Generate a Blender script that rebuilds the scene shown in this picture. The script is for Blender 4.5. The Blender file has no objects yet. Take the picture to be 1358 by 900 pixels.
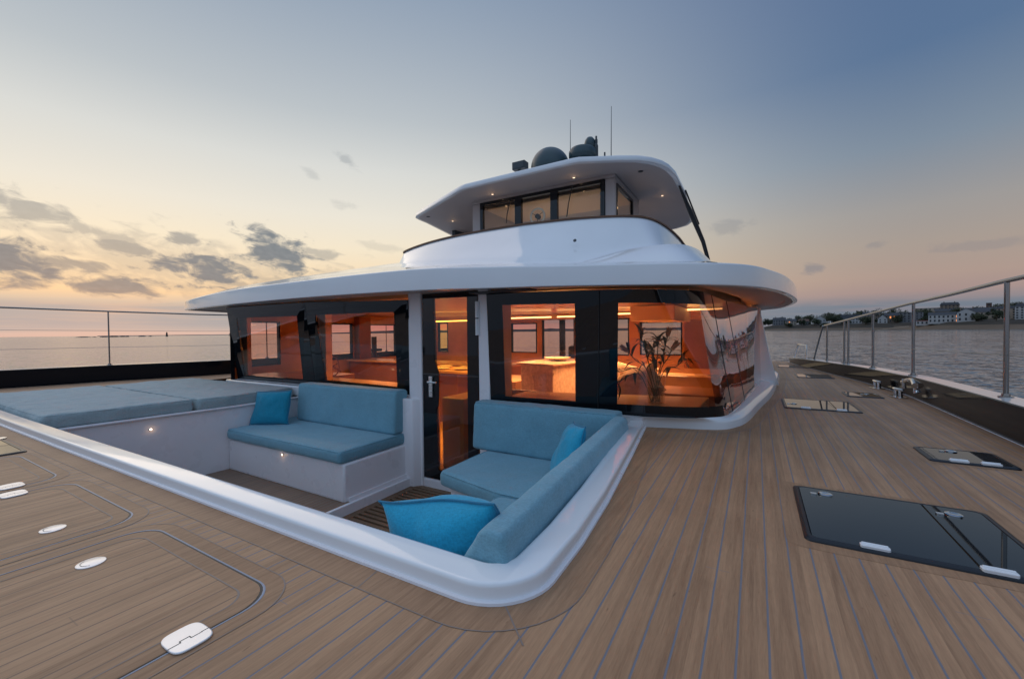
import bpy, bmesh, math, random
from mathutils import Vector, Matrix, noise
random.seed(7)
R = math.radians
scene = bpy.context.scene
COL = scene.collection

# ------------------------------------------------------------------ helpers
def lin(c):
    return tuple(((v/255)/12.92 if v/255 <= 0.04045 else ((v/255+0.055)/1.055)**2.4) for v in c) + (1.0,)

def tag(o, label=None, cat=None, group=None, kind=None):
    if label: o['label'] = label
    if cat: o['category'] = cat
    if group: o['group'] = group
    if kind: o['kind'] = kind
    return o

def empty(name, loc=(0, 0, 0), parent=None):
    o = bpy.data.objects.new(name, None); COL.objects.link(o); o.location = loc
    o.empty_display_size = .1
    if parent: o.parent = parent
    return o

class MB:
    """collects verts/faces with material slots"""
    def __init__(self): self.v = []; self.f = []; self.m = []
    def add(self, vs, fs, mi=0):
        n = len(self.v); self.v += [tuple(p) for p in vs]
        self.f += [tuple(i+n for i in f) for f in fs]; self.m += [mi]*len(fs)
        return self
    def box(self, x0, x1, y0, y1, z0, z1, mi=0):
        vs = [(x0,y0,z0),(x1,y0,z0),(x1,y1,z0),(x0,y1,z0),(x0,y0,z1),(x1,y0,z1),(x1,y1,z1),(x0,y1,z1)]
        return self.add(vs, [(0,3,2,1),(4,5,6,7),(0,1,5,4),(1,2,6,5),(2,3,7,6),(3,0,4,7)], mi)
    def prism(self, poly, z0, z1, mi=0):
        """poly: list of (x,y); z0/z1 numbers or lists"""
        n = len(poly)
        a = [(p[0], p[1], z0[i] if isinstance(z0, (list, tuple)) else z0) for i, p in enumerate(poly)]
        b = [(p[0], p[1], z1[i] if isinstance(z1, (list, tuple)) else z1) for i, p in enumerate(poly)]
        fs = [tuple(range(n-1, -1, -1)), tuple(range(n, 2*n))] + [(i, (i+1) % n, n+(i+1) % n, n+i) for i in range(n)]
        return self.add(a+b, fs, mi)
    def rings(self, rings, closed=True, cap=(False, False), mi=0):
        n = len(rings[0]); vs = [p for r in rings for p in r]; fs = []
        for k in range(len(rings)-1):
            for i in range(n if closed else n-1):
                j = (i+1) % n
                fs.append((k*n+i, k*n+j, (k+1)*n+j, (k+1)*n+i))
        if cap[0]: fs.append(tuple(range(n-1, -1, -1)))
        if cap[1]: fs.append(tuple((len(rings)-1)*n+i for i in range(n)))
        return self.add(vs, fs, mi)
    def tube(self, pts, r, seg=10, mi=0, caps=True):
        pts = [Vector(p) for p in pts]; rs = r if isinstance(r, (list, tuple)) else [r]*len(pts)
        rings = []
        t0 = (pts[1]-pts[0]).normalized()
        nrm = t0.cross(Vector((0, 0, 1)) if abs(t0.z) < .9 else Vector((1, 0, 0))).normalized()
        for i, p in enumerate(pts):
            if i == 0: t = pts[1]-pts[0]
            elif i == len(pts)-1: t = pts[-1]-pts[-2]
            else: t = (pts[i+1]-pts[i]).normalized()+(pts[i]-pts[i-1]).normalized()
            t.normalize(); nrm = (nrm-t*nrm.dot(t)).normalized(); b = t.cross(nrm)
            rings.append([tuple(p+(nrm*math.cos(a)+b*math.sin(a))*rs[i]) for a in [2*math.pi*k/seg for k in range(seg)]])
        return self.rings(rings, True, (caps, caps), mi)
    def lathe(self, prof, c=(0, 0, 0), seg=24, mi=0, caps=(True, True)):
        rings = [[(c[0]+r*math.cos(2*math.pi*k/seg), c[1]+r*math.sin(2*math.pi*k/seg), c[2]+z) for k in range(seg)] for r, z in prof]
        return self.rings(rings, True, caps, mi)
    def build(self, name, mats, parent=None, smooth=False, bevel=0, subsurf=0, angle=35, seg=2, weld=False):
        me = bpy.data.meshes.new(name); me.from_pydata(self.v, [], self.f)
        if not isinstance(mats, (list, tuple)): mats = [mats]
        for m in mats: me.materials.append(m)
        for p, mi in zip(me.polygons, self.m): p.material_index = mi
        bm = bmesh.new(); bm.from_mesh(me)
        if weld: bmesh.ops.remove_doubles(bm, verts=bm.verts, dist=.0008)
        bmesh.ops.recalc_face_normals(bm, faces=bm.faces); bm.to_mesh(me); bm.free()
        o = bpy.data.objects.new(name, me); COL.objects.link(o)
        if parent: o.parent = parent
        if bevel:
            b = o.modifiers.new('b', 'BEVEL'); b.width = bevel; b.segments = seg; b.limit_method = 'ANGLE'; b.angle_limit = R(angle)
            if smooth: b.harden_normals = False
        if subsurf:
            s = o.modifiers.new('s', 'SUBSURF'); s.levels = subsurf; s.render_levels = subsurf
        if smooth:
            for p in me.polygons: p.use_smooth = True
        if smooth and not subsurf:
            try:
                me.set_sharp_from_angle(angle=R(angle+10))
            except Exception: pass
        return o

def catmull(pts, n, closed=False):
    pts = [Vector(p) for p in pts]; out = []; N = len(pts)
    segs = N if closed else N-1
    for i in range(segs):
        if closed: p0, p1, p2, p3 = pts[(i-1) % N], pts[i], pts[(i+1) % N], pts[(i+2) % N]
        else: p0, p1, p2, p3 = pts[max(i-1, 0)], pts[i], pts[i+1], pts[min(i+2, N-1)]
        for k in range(n):
            t = k/n
            out.append(tuple(.5*((2*p1)+(-p0+p2)*t+(2*p0-5*p1+4*p2-p3)*t*t+(-p0+3*p1-3*p2+p3)*t**3)))
    if not closed: out.append(tuple(pts[-1]))
    return out

def offset(path, d, closed=False):
    """offset an open/closed 2d path to its left by d"""
    P = [Vector(p[:2]) for p in path]; n = len(P); out = []
    for i in range(n):
        a = P[i-1] if (i > 0 or closed) else P[i]; b = P[(i+1) % n] if (i < n-1 or closed) else P[i]
        t = Vector((0, 0))
        if (P[i]-a).length > 1e-9: t += (P[i]-a).normalized()
        if (b-P[i]).length > 1e-9: t += (b-P[i]).normalized()
        t.normalize(); nn = Vector((-t.y, t.x))
        k = 1.0
        if (P[i]-a).length > 1e-9 and (b-P[i]).length > 1e-9:
            c = (P[i]-a).normalized(); cn = Vector((-c.y, c.x)); k = 1/max(.5, nn.dot(cn))
        out.append(tuple(P[i]+nn*d*k))
    return out

def rrect(x0, x1, y0, y1, r, n=5):
    out = []
    for cx, cy, a0 in ((x1-r, y0+r, -90), (x1-r, y1-r, 0), (x0+r, y1-r, 90), (x0+r, y0+r, 180)):
        for k in range(n+1):
            a = R(a0+90*k/n); out.append((cx+r*math.cos(a), cy+r*math.sin(a)))
    return out

# ------------------------------------------------------------------ materials
class NT:
    def __init__(self, name):
        self.m = bpy.data.materials.new(name); self.m.use_nodes = True
        self.t = self.m.node_tree; self.t.nodes.clear()
    def n(self, typ, **kw):
        nd = self.t.nodes.new(typ)
        for k, v in kw.items():
            if k in nd.inputs.keys() if isinstance(k, str) else False: nd.inputs[k].default_value = v
            else: setattr(nd, k, v)
        return nd
    def l(self, a, b): self.t.links.new(a, b)

def bsdf(name, col, rough=.5, metal=0, coat=0, bump=None, var=None, spec=.5, sheen=0, rvar=None, emis=None):
    """bump=(scale,strength,distance) var=(scale,amount) in object space"""
    N = NT(name); p = N.n('ShaderNodeBsdfPrincipled'); o = N.n('ShaderNodeOutputMaterial'); N.l(p.outputs[0], o.inputs[0])
    c = tuple(col)[:3]+(1,)
    p.inputs['Base Color'].default_value = c; p.inputs['Roughness'].default_value = rough; p.inputs['Metallic'].default_value = metal
    p.inputs['Coat Weight'].default_value = coat; p.inputs['Coat Roughness'].default_value = .05
    p.inputs['Specular IOR Level'].default_value = spec; p.inputs['Sheen Weight'].default_value = sheen
    tc = N.n('ShaderNodeTexCoord')
    if var:
        ns = N.n('ShaderNodeTexNoise'); ns.inputs['Scale'].default_value = var[0]; ns.inputs['Detail'].default_value = 6
        N.l(tc.outputs['Object'], ns.inputs['Vector'])
        mr = N.n('ShaderNodeMapRange'); mr.inputs[1].default_value = .3; mr.inputs[2].default_value = .7
        mr.inputs[3].default_value = 1-var[1]; mr.inputs[4].default_value = 1+var[1]
        N.l(ns.outputs[0], mr.inputs[0])
        mx = N.n('ShaderNodeVectorMath', operation='SCALE'); mx.inputs[0].default_value = c[:3]; N.l(mr.outputs[0], mx.inputs['Scale'])
        N.l(mx.outputs[0], p.inputs['Base Color'])
    if rvar:
        ns = N.n('ShaderNodeTexNoise'); ns.inputs['Scale'].default_value = rvar[0]; ns.inputs['Detail'].default_value = 5
        N.l(tc.outputs['Object'], ns.inputs['Vector'])
        mr = N.n('ShaderNodeMapRange'); mr.inputs[1].default_value = .35; mr.inputs[2].default_value = .65
        mr.inputs[3].default_value = max(.01, rough-rvar[1]); mr.inputs[4].default_value = rough+rvar[1]
        N.l(ns.outputs[0], mr.inputs[0]); N.l(mr.outputs[0], p.inputs['Roughness'])
    if bump:
        ns = N.n('ShaderNodeTexNoise'); ns.inputs['Scale'].default_value = bump[0]; ns.inputs['Detail'].default_value = 4
        N.l(tc.outputs['Object'], ns.inputs['Vector'])
        b = N.n('ShaderNodeBump'); b.inputs['Strength'].default_value = bump[1]; b.inputs['Distance'].default_value = bump[2]
        N.l(ns.outputs[0], b.inputs['Height']); N.l(b.outputs[0], p.inputs['Normal'])
    if emis:
        p.inputs['Emission Color'].default_value = tuple(emis[0])[:3]+(1,); p.inputs['Emission Strength'].default_value = emis[1]
    return N.m

def fabric(name, col, weave=900, blot=.12):
    N = NT(name); p = N.n('ShaderNodeBsdfPrincipled'); o = N.n('ShaderNodeOutputMaterial'); N.l(p.outputs[0], o.inputs[0])
    p.inputs['Roughness'].default_value = .85; p.inputs['Sheen Weight'].default_value = .25; p.inputs['Specular IOR Level'].default_value = .25
    tc = N.n('ShaderNodeTexCoord')
    mp = N.n('ShaderNodeMapping'); mp.inputs['Scale'].default_value = (1, .35, 1); N.l(tc.outputs['Object'], mp.inputs[0])
    n1 = N.n('ShaderNodeTexNoise'); n1.inputs['Scale'].default_value = 140; n1.inputs['Detail'].default_value = 2; N.l(mp.outputs[0], n1.inputs[0])
    mp2 = N.n('ShaderNodeMapping'); mp2.inputs['Scale'].default_value = (.3, 1, 1.2); N.l(tc.outputs['Object'], mp2.inputs[0])
    n2 = N.n('ShaderNodeTexNoise'); n2.inputs['Scale'].default_value = 160; n2.inputs['Detail'].default_value = 2; N.l(mp2.outputs[0], n2.inputs[0])
    n3 = N.n('ShaderNodeTexNoise'); n3.inputs['Scale'].default_value = 4.5; n3.inputs['Detail'].default_value = 5; N.l(tc.outputs['Object'], n3.inputs[0])
    a = N.n('ShaderNodeMath', operation='ADD'); N.l(n1.outputs[0], a.inputs[0]); N.l(n2.outputs[0], a.inputs[1])
    m1 = N.n('ShaderNodeMapRange'); m1.inputs[1].default_value = .7; m1.inputs[2].default_value = 1.3; m1.inputs[3].default_value = .86; m1.inputs[4].default_value = 1.14; N.l(a.outputs[0], m1.inputs[0])
    m2 = N.n('ShaderNodeMapRange'); m2.inputs[1].default_value = .3; m2.inputs[2].default_value = .7; m2.inputs[3].default_value = 1-blot; m2.inputs[4].default_value = 1+blot; N.l(n3.outputs[0], m2.inputs[0])
    mm = N.n('ShaderNodeMath', operation='MULTIPLY'); N.l(m1.outputs[0], mm.inputs[0]); N.l(m2.outputs[0], mm.inputs[1])
    s = N.n('ShaderNodeVectorMath', operation='SCALE'); s.inputs[0].default_value = tuple(col)[:3]; N.l(mm.outputs[0], s.inputs['Scale']); N.l(s.outputs[0], p.inputs['Base Color'])
    # soft wrinkles and weave
    n4 = N.n('ShaderNodeTexNoise'); n4.inputs['Scale'].default_value = 7; n4.inputs['Detail'].default_value = 3; n4.inputs['Distortion'].default_value = .6; N.l(tc.outputs['Object'], n4.inputs[0])
    b1 = N.n('ShaderNodeBump'); b1.inputs['Strength'].default_value = .35; b1.inputs['Distance'].default_value = .012; N.l(n4.outputs[0], b1.inputs['Height'])
    b2 = N.n('ShaderNodeBump'); b2.inputs['Strength'].default_value = .25; b2.inputs['Distance'].default_value = .001; N.l(a.outputs[0], b2.inputs['Height']); N.l(b1.outputs[0], b2.inputs['Normal'])
    N.l(b2.outputs[0], p.inputs['Normal'])
    return N.m

def glass(name, tint, refl=1.0, f0=.04, rough=0.0, wob=0.0):
    """clear sheet: transparent with a Schlick mirror on top (symmetric from both sides)"""
    N = NT(name); o = N.n('ShaderNodeOutputMaterial'); t = N.n('ShaderNodeBsdfTransparent'); g = N.n('ShaderNodeBsdfGlossy')
    t.inputs[0].default_value = tuple(tint)[:3]+(1,); g.inputs['Roughness'].default_value = rough; g.inputs[0].default_value = (1, 1, 1, 1)
    lw = N.n('ShaderNodeLayerWeight'); lw.inputs[0].default_value = .5
    pw = N.n('ShaderNodeMath', operation='POWER'); pw.inputs[1].default_value = 4.6; N.l(lw.outputs['Facing'], pw.inputs[0])
    ma = N.n('ShaderNodeMath', operation='MULTIPLY_ADD'); ma.inputs[1].default_value = (1-f0)*refl; ma.inputs[2].default_value = f0; N.l(pw.outputs[0], ma.inputs[0])
    mx = N.n('ShaderNodeMixShader'); N.l(ma.outputs[0], mx.inputs[0]); N.l(t.outputs[0], mx.inputs[1]); N.l(g.outputs[0], mx.inputs[2]); N.l(mx.outputs[0], o.inputs[0])
    if wob:
        tc = N.n('ShaderNodeTexCoord'); ns = N.n('ShaderNodeTexNoise'); ns.inputs['Scale'].default_value = 1.3; N.l(tc.outputs['Object'], ns.inputs[0])
        b = N.n('ShaderNodeBump'); b.inputs['Strength'].default_value = 1; b.inputs['Distance'].default_value = wob; N.l(ns.outputs[0], b.inputs['Height']); N.l(b.outputs[0], g.inputs['Normal'])
    return N.m

def emit(name, col, st):
    N = NT(name); e = N.n('ShaderNodeEmission'); e.inputs[0].default_value = tuple(col)[:3]+(1,); e.inputs[1].default_value = st
    o = N.n('ShaderNodeOutputMaterial'); N.l(e.outputs[0], o.inputs[0]); return N.m

def teak(name, planks=True, axis='X', pitch=.0745, off=.03, base=((.50,.285,.155),(.255,.136,.070)), caulk=(.20,.195,.22)):
    N = NT(name); p = N.n('ShaderNodeBsdfPrincipled'); o = N.n('ShaderNodeOutputMaterial'); N.l(p.outputs[0], o.inputs[0])
    tc = N.n('ShaderNodeTexCoord'); sp = N.n('ShaderNodeSeparateXYZ'); N.l(tc.outputs['Object'], sp.inputs[0])
    A = sp.outputs['X' if axis == 'X' else 'Y']; B = sp.outputs['Y' if axis == 'X' else 'X']
    def M(op, a, b=None, c=None):
        n = N.n('ShaderNodeMath', operation=op)
        for i, v in enumerate((a, b, c)):
            if v is None: continue
            if isinstance(v, (int, float)): n.inputs[i].default_value = v
            else: N.l(v, n.inputs[i])
        return n.outputs[0]
    # slight waviness of the seams
    wn = N.n('ShaderNodeTexNoise'); wn.inputs['Scale'].default_value = 9; N.l(tc.outputs['Object'], wn.inputs[0])
    wob = M('MULTIPLY', M('SUBTRACT', wn.outputs[0], .5), .0035)
    u = M('DIVIDE', M('SUBTRACT', M('ADD', A, wob), off), pitch)
    fr = M('FRACT', M('ADD', u, 100.5)); idx = M('FLOOR', M('ADD', u, 100.5))
    wnz = N.n('ShaderNodeTexWhiteNoise', noise_dimensions='1D'); N.l(idx, wnz.inputs['W'])
    # grain: very stretched noise
    cb = N.n('ShaderNodeCombineXYZ'); N.l(M('ADD', M('MULTIPLY', A, 60), M('MULTIPLY', wnz.outputs[0], 37)), cb.inputs[0]); N.l(M('MULTIPLY', B, 2.2), cb.inputs[1])
    g1 = N.n('ShaderNodeTexNoise'); g1.inputs['Scale'].default_value = 1; g1.inputs['Detail'].default_value = 7; g1.inputs['Roughness'].default_value = .65; g1.inputs['Distortion'].default_value = .4; N.l(cb.outputs[0], g1.inputs[0])
    cb2 = N.n('ShaderNodeCombineXYZ'); N.l(M('MULTIPLY', A, 260), cb2.inputs[0]); N.l(M('MULTIPLY', B, 22), cb2.inputs[1])
    g2 = N.n('ShaderNodeTexNoise'); g2.inputs['Scale'].default_value = 1; g2.inputs['Detail'].default_value = 3; N.l(cb2.outputs[0], g2.inputs[0])
    g3 = N.n('ShaderNodeTexNoise'); g3.inputs['Scale'].default_value = 2.1; g3.inputs['Detail'].default_value = 5; N.l(tc.outputs['Object'], g3.inputs[0])
    s = M('ADD', M('MULTIPLY', g1.outputs[0], .62), M('ADD', M('MULTIPLY', g2.outputs[0], .22), M('ADD', M('MULTIPLY', g3.outputs[0], .32), M('MULTIPLY', wnz.outputs[0], .16 if planks else 0))))
    mr = N.n('ShaderNodeMapRange'); mr.inputs[1].default_value = .42; mr.inputs[2].default_value = .80; N.l(s, mr.inputs[0])
    mc = N.n('ShaderNodeMix', data_type='RGBA'); N.l(mr.outputs[0], mc.inputs[0]); mc.inputs[6].default_value = base[1]+(1,); mc.inputs[7].default_value = base[0]+(1,)
    # small dark flecks
    cb3 = N.n('ShaderNodeCombineXYZ'); N.l(M('MULTIPLY', A, 55), cb3.inputs[0]); N.l(M('MULTIPLY', B, 14), cb3.inputs[1])
    g4 = N.n('ShaderNodeTexNoise'); g4.inputs['Scale'].default_value = 1; g4.inputs['Detail'].default_value = 2; N.l(cb3.outputs[0], g4.inputs[0])
    fk = N.n('ShaderNodeMapRange'); fk.inputs[1].default_value = .70; fk.inputs[2].default_value = .78; fk.inputs[4].default_value = .45; N.l(g4.outputs[0], fk.inputs[0])
    mf = N.n('ShaderNodeMix', data_type='RGBA'); N.l(fk.outputs[0], mf.inputs[0]); N.l(mc.outputs[2], mf.inputs[6]); mf.inputs[7].default_value = (.10, .045, .022, 1)
    col = mf.outputs[2]
    b = N.n('ShaderNodeBump'); b.inputs['Strength'].default_value = .5; b.inputs['Distance'].default_value = .0012
    hh = M('ADD', M('MULTIPLY', g1.outputs[0], .5), M('MULTIPLY', g2.outputs[0], .6))
    rough = .55
    if planks:
        d = M('ABSOLUTE', M('SUBTRACT', fr, .5))      # 0 at the seam (u integer)
        w = .0029/pitch
        k = N.n('ShaderNodeMapRange'); k.inputs[1].default_value = w*.75; k.inputs[2].default_value = w*1.25; k.inputs[3].default_value = 1; k.inputs[4].default_value = 0; N.l(d, k.inputs[0])
        # butt joints here and there along each plank
        bj = M('ABSOLUTE', M('SUBTRACT', M('FRACT', M('ADD', M('DIVIDE', B, 3.4), M('MULTIPLY', wnz.outputs[0], 7.0))), .5))
        kb = N.n('ShaderNodeMapRange'); kb.inputs[1].default_value = .0004; kb.inputs[2].default_value = .0007; kb.inputs[3].default_value = .5; kb.inputs[4].default_value = 0; N.l(bj, kb.inputs[0])
        k_ = M('MAXIMUM', k.outputs[0], kb.outputs[0])
        m2 = N.n('ShaderNodeMix', data_type='RGBA'); N.l(k_, m2.inputs[0]); N.l(col, m2.inputs[6]); m2.inputs[7].default_value = caulk+(1,); col = m2.outputs[2]
        hh = M('SUBTRACT', hh, M('MULTIPLY', k.outputs[0], 1.2))
    N.l(hh, b.inputs['Height']); N.l(b.outputs[0], p.inputs['Normal'])
    N.l(col, p.inputs['Base Color']); p.inputs['Roughness'].default_value = rough; p.inputs['Specular IOR Level'].default_value = .35
    return N.m

M_gel = bsdf('white_gelcoat', (.80,.80,.81), .10, coat=.5, var=(1.7,.025), rvar=(3,.05), bump=(1.1,.12,.01))
M_gelmat = bsdf('white_satin_moulding', (.84,.80,.81), .33, var=(1.2,.012), rvar=(5,.08))
M_nonskid = bsdf('coaming_white', (.88,.885,.89), .08, coat=.6, var=(2,.02), rvar=(6,.04), bump=(2.2,.10,.006))
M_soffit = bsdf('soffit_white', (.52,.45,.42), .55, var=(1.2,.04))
M_black = bsdf('black_gloss_glass', (.006,.007,.009), .03, spec=.5, coat=0, rvar=(2,.01))
M_blackgel = bsdf('black_gloss_gelcoat', (.007,.009,.013), .10, spec=.22, coat=0, bump=(1.6,.25,.01), rvar=(4,.03))
M_rub = bsdf('black_rubber', (.02,.02,.022), .5)
M_teak = teak('teak_deck_planks')
M_teakl = teak('teak_lid_planks', caulk=(.25,.155,.10))
M_teakp = teak('teak_margin_board', planks=False)
M_teaky = teak('teak_margin_across', planks=False, axis='Y')
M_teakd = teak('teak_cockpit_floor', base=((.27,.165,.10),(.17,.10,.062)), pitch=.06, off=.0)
M_caulk = bsdf('grey_blue_caulking', (.20,.195,.22), .5)
M_caulkf = bsdf('worn_caulking', (.25,.19,.16), .5)
M_grate = teak('teak_grating_slat', planks=False, axis='Y', base=((.26,.15,.085),(.14,.08,.045)))
M_steel = bsdf('polished_steel', (.72,.71,.69), .12, metal=1, rvar=(8,.05))
M_steel2 = bsdf('brushed_steel', (.80,.79,.77), .30, metal=1, rvar=(30,.08), var=(6,.06))
M_post = bsdf('steel_painted_dark_reflection', (.30,.285,.27), .16, metal=1, rvar=(8,.05))  # steel colour darkened to stand in for reflections of dark hull and water
M_wire = bsdf('steel_wire', (.35,.34,.33), .35, metal=1)
M_fab = fabric('sea_green_blue_fabric', (.170,.355,.440), blot=.06)
M_fabpad = fabric('sunpad_fabric', (.32,.395,.405), blot=.06)
M_pil = fabric('turquoise_pillow_fabric', (.018,.34,.53), blot=.08)
M_pil2 = fabric('deep_turquoise_pillow_fabric', (.010,.24,.36), blot=.08)
M_pipe = fabric('blue_piping', (.02,.20,.34))
M_win = glass('tinted_window_glass', (.95,.74,.66), f0=.07, wob=.004)
M_winfar = glass('aft_window_glass', (.97,.76,.72), f0=.05)
M_door = glass('amber_door_glass', (1.0,.80,.26), f0=.08, wob=.002)
M_winR = glass('curved_window_glass', (.95,.76,.60), f0=.06, refl=1.0, wob=.006)
M_winS = glass('mirror_tinted_side_glass', (.55,.38,.30), f0=.42, refl=1.0, wob=.006)
M_fly = glass('wheelhouse_glass', (.92,.88,.78), f0=.05)
M_wood = bsdf('varnished_wood', (.55,.30,.13), .35, var=(3,.12), coat=.2)
M_woodd = bsdf('brown_cabinet_wood', (.26,.10,.045), .35, var=(3,.12), coat=.2)
M_floorin = bsdf('interior_floor_wood', (.36,.18,.08), .3, var=(4,.15))
M_cream = bsdf('interior_cream', (.72,.55,.40), .5)
M_stone = bsdf('speckled_stone', (.60,.44,.30), .25, var=(22,.22), coat=.3)
M_led = emit('warm_led_strip', (1,.60,.22), 5)
M_spot = emit('warm_spot_lens', (1,.70,.45), 2.5)
M_courtesy = emit('courtesy_light_lens', (1,.74,.60), 2.6)
M_hatch = bsdf('smoked_acrylic', (.006,.009,.012), .02, spec=.55, bump=(1.5,.06,.004))
M_alu = bsdf('anodised_black_frame', (.02,.022,.026), .35, metal=.4)
M_whiteplate = bsdf('satin_steel_plate', (.86,.86,.87), .33, metal=.55, var=(9,.04))
M_dome = bsdf('dark_teal_grey_dome', (.035,.065,.075), .35, var=(6,.05))
M_grey = bsdf('dark_grey_plastic', (.045,.055,.06), .4)
M_led_y = emit('yellow_indicator', (.9,.8,.05), .8)
M_petal = bsdf('lily_petal', (.62,.38,.26), .5, var=(20,.1))
M_petalp = bsdf('pink_lily_bud', (.55,.25,.16), .5)
M_leaf = bsdf('lily_leaf', (.030,.038,.012), .45)
M_stem = bsdf('lily_stem', (.035,.05,.015), .5)
M_cushin = fabric('beige_sofa_fabric', (.55,.38,.27))
M_cushin2 = fabric('tan_pillow_fabric', (.42,.27,.18))
M_copper = bsdf('red_brown_upholstery', (.42,.11,.045), .5)
M_vase = glass('clear_vase_glass', (.93,.9,.86), f0=.10)

# ------------------------------------------------------------------ world (dusk sky)
def build_world():
    w = bpy.data.worlds.new('World'); scene.world = w; w.use_nodes = True
    t = w.node_tree; t.nodes.clear(); L = t.links.new
    def n(typ, **kw):
        nd = t.nodes.new(typ)
        for k, v in kw.items(): setattr(nd, k, v)
        return nd
    def M(op, a, b=None, c=None, clamp=False):
        nd = n('ShaderNodeMath', operation=op); nd.use_clamp = clamp
        for i, v in enumerate((a, b, c)):
            if v is None: continue
            if isinstance(v, (int, float)): nd.inputs[i].default_value = v
            else: L(v, nd.inputs[i])
        return nd.outputs[0]
    tc = n('ShaderNodeTexCoord'); nv = n('ShaderNodeVectorMath', operation='NORMALIZE'); L(tc.outputs['Generated'], nv.inputs[0])
    sp = n('ShaderNodeSeparateXYZ'); L(nv.outputs[0], sp.inputs[0]); X, Y, Z = sp.outputs
    zc = M('MAXIMUM', Z, 0.0)
    p = M('POWER', zc, .5)
    hl = M('SQRT', M('ADD', M('MULTIPLY', X, X), M('ADD', M('MULTIPLY', Y, Y), 1e-6)))
    sa = R(-76)
    ca = M('DIVIDE', M('ADD', M('MULTIPLY', X, math.sin(sa)), M('MULTIPLY', Y, math.cos(sa))), hl)
    az = M('MULTIPLY', M('ARCTAN2', X, Y), 180/math.pi)
    el = M('MULTIPLY', M('ARCSINE', Z), 180/math.pi)
    def ramp(stops):
        r = n('ShaderNodeValToRGB'); r.color_ramp.interpolation = 'EASE' if False else 'LINEAR'
        e = r.color_ramp.elements
        while len(e) > 1: e.remove(e[-1])
        e[0].position = stops[0][0]; e[0].color = lin(stops[0][1])
        for q, c in stops[1:]:
            k = e.new(q); k.color = lin(c)
        L(p, r.inputs[0]); return r.outputs[0]
    SL = ramp([(0,(214,184,170)),(.075,(208,184,174)),(.105,(178,174,172)),(.15,(156,164,170)),(.225,(160,166,170)),(.25,(206,192,174)),(.28,(246,211,168)),(.35,(249,223,186)),(.43,(247,233,207)),(.5,(238,232,218)),(.585,(220,221,217)),(.66,(190,197,202)),(.785,(148,164,184)),(.9,(150,170,206)),(1,(178,204,236))])
    SR = ramp([(0,(112,118,132)),(.12,(108,120,136)),(.20,(118,128,142)),(.25,(168,146,142)),(.30,(176,154,144)),(.38,(170,157,148)),(.45,(160,156,154)),(.55,(128,143,160)),(.66,(92,118,152)),(.78,(88,112,150)),(.9,(130,152,196)),(1,(178,204,236))])
    SB = ramp([(0,(126,140,160)),(.2,(146,154,174)),(.34,(158,172,194)),(.5,(156,180,210)),(.7,(164,192,226)),(1,(178,204,236))])
    tA = n('ShaderNodeMapRange'); tA.interpolation_type = 'SMOOTHSTEP'; tA.inputs[1].default_value = -.02; tA.inputs[2].default_value = .93; L(ca, tA.inputs[0])
    tB = n('ShaderNodeMapRange'); tB.interpolation_type = 'SMOOTHSTEP'; tB.inputs[1].default_value = .08; tB.inputs[2].default_value = -.6; L(M('DIVIDE', Y, hl), tB.inputs[0])
    def mix(f, a, b):
        m = n('ShaderNodeMix', data_type='RGBA')
        if isinstance(f, (int, float)): m.inputs[0].default_value = f
        else: L(f, m.inputs[0])
        for s_, v in ((6, a), (7, b)):
            if isinstance(v, tuple): m.inputs[s_].default_value = v
            else: L(v, m.inputs[s_])
        return m.outputs[2]
    base = mix(tB.outputs[0], mix(tA.outputs[0], SR, SL), SB)
    # pink-red band low over the sea behind the boat (seen through the saloon)
    gb = M('MULTIPLY', M('SUBTRACT', 1.0, M('ABSOLUTE', M('DIVIDE', M('SUBTRACT', el, .8), .9)), clamp=True), M('SUBTRACT', 1.0, M('ABSOLUTE', M('DIVIDE', M('ADD', az, 40), 20)), clamp=True), clamp=True)
    base = mix(M('MULTIPLY', gb, .7), base, lin((240,120,118)))
    # clouds: lumps at given azimuth/elevation, broken up by noise
    cv = n('ShaderNodeCombineXYZ'); L(M('MULTIPLY', az, .42), cv.inputs[0]); L(M('ADD', M('MULTIPLY', el, .85), M('MULTIPLY', az, .10)), cv.inputs[1])
    nz = n('ShaderNodeTexNoise'); nz.inputs['Scale'].default_value = 1.0; nz.inputs['Detail'].default_value = 8; nz.inputs['Roughness'].default_value = .58; nz.inputs['Distortion'].default_value = .5; L(cv.outputs[0], nz.inputs[0])
    nzc = M('SUBTRACT', nz.outputs[0], .5)
    blobs = [(-68,7.4,17,3.0,.04,.30),(-80.8,6.6,3.6,2.1,0,1.0),(-76.5,6.9,3.6,.8,.05,.75),(-73.4,5.0,3.2,1.1,0,.95),(-79.3,11.3,3.8,1.0,.28,.6),(-75.0,10.0,3.4,.7,.25,.5),(-66.3,7.2,4.6,1.7,.1,1.0),(-64,5.9,4,.7,.1,.55),(-59.2,9.5,3.9,2.1,.2,1.0),(-55.2,9.9,3,.6,.15,.5),
             (-72.3,8.6,3.4,.7,.1,.7),(-68.1,10.2,1.8,.7,.1,.7),(-58.0,6.5,5,.6,.0,.45),(-51.4,20.9,1.4,.5,.4,.35),(-55.4,18.8,1.0,.5,.3,.22),(-52,15.8,1.6,.4,.1,.18),(5.2,6.6,1.0,.55,0,.55),(10.4,8.5,1.0,.4,0,.30),(-3.0,12.3,2.2,.8,0,.30),(17.7,7.4,3.0,.5,0,.25),(-47,11,3,.5,.1,.2),
             (-95,8,7,2.4,.1,.9),(-112,12,9,2.5,0,.7)]
    cov = None
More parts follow.
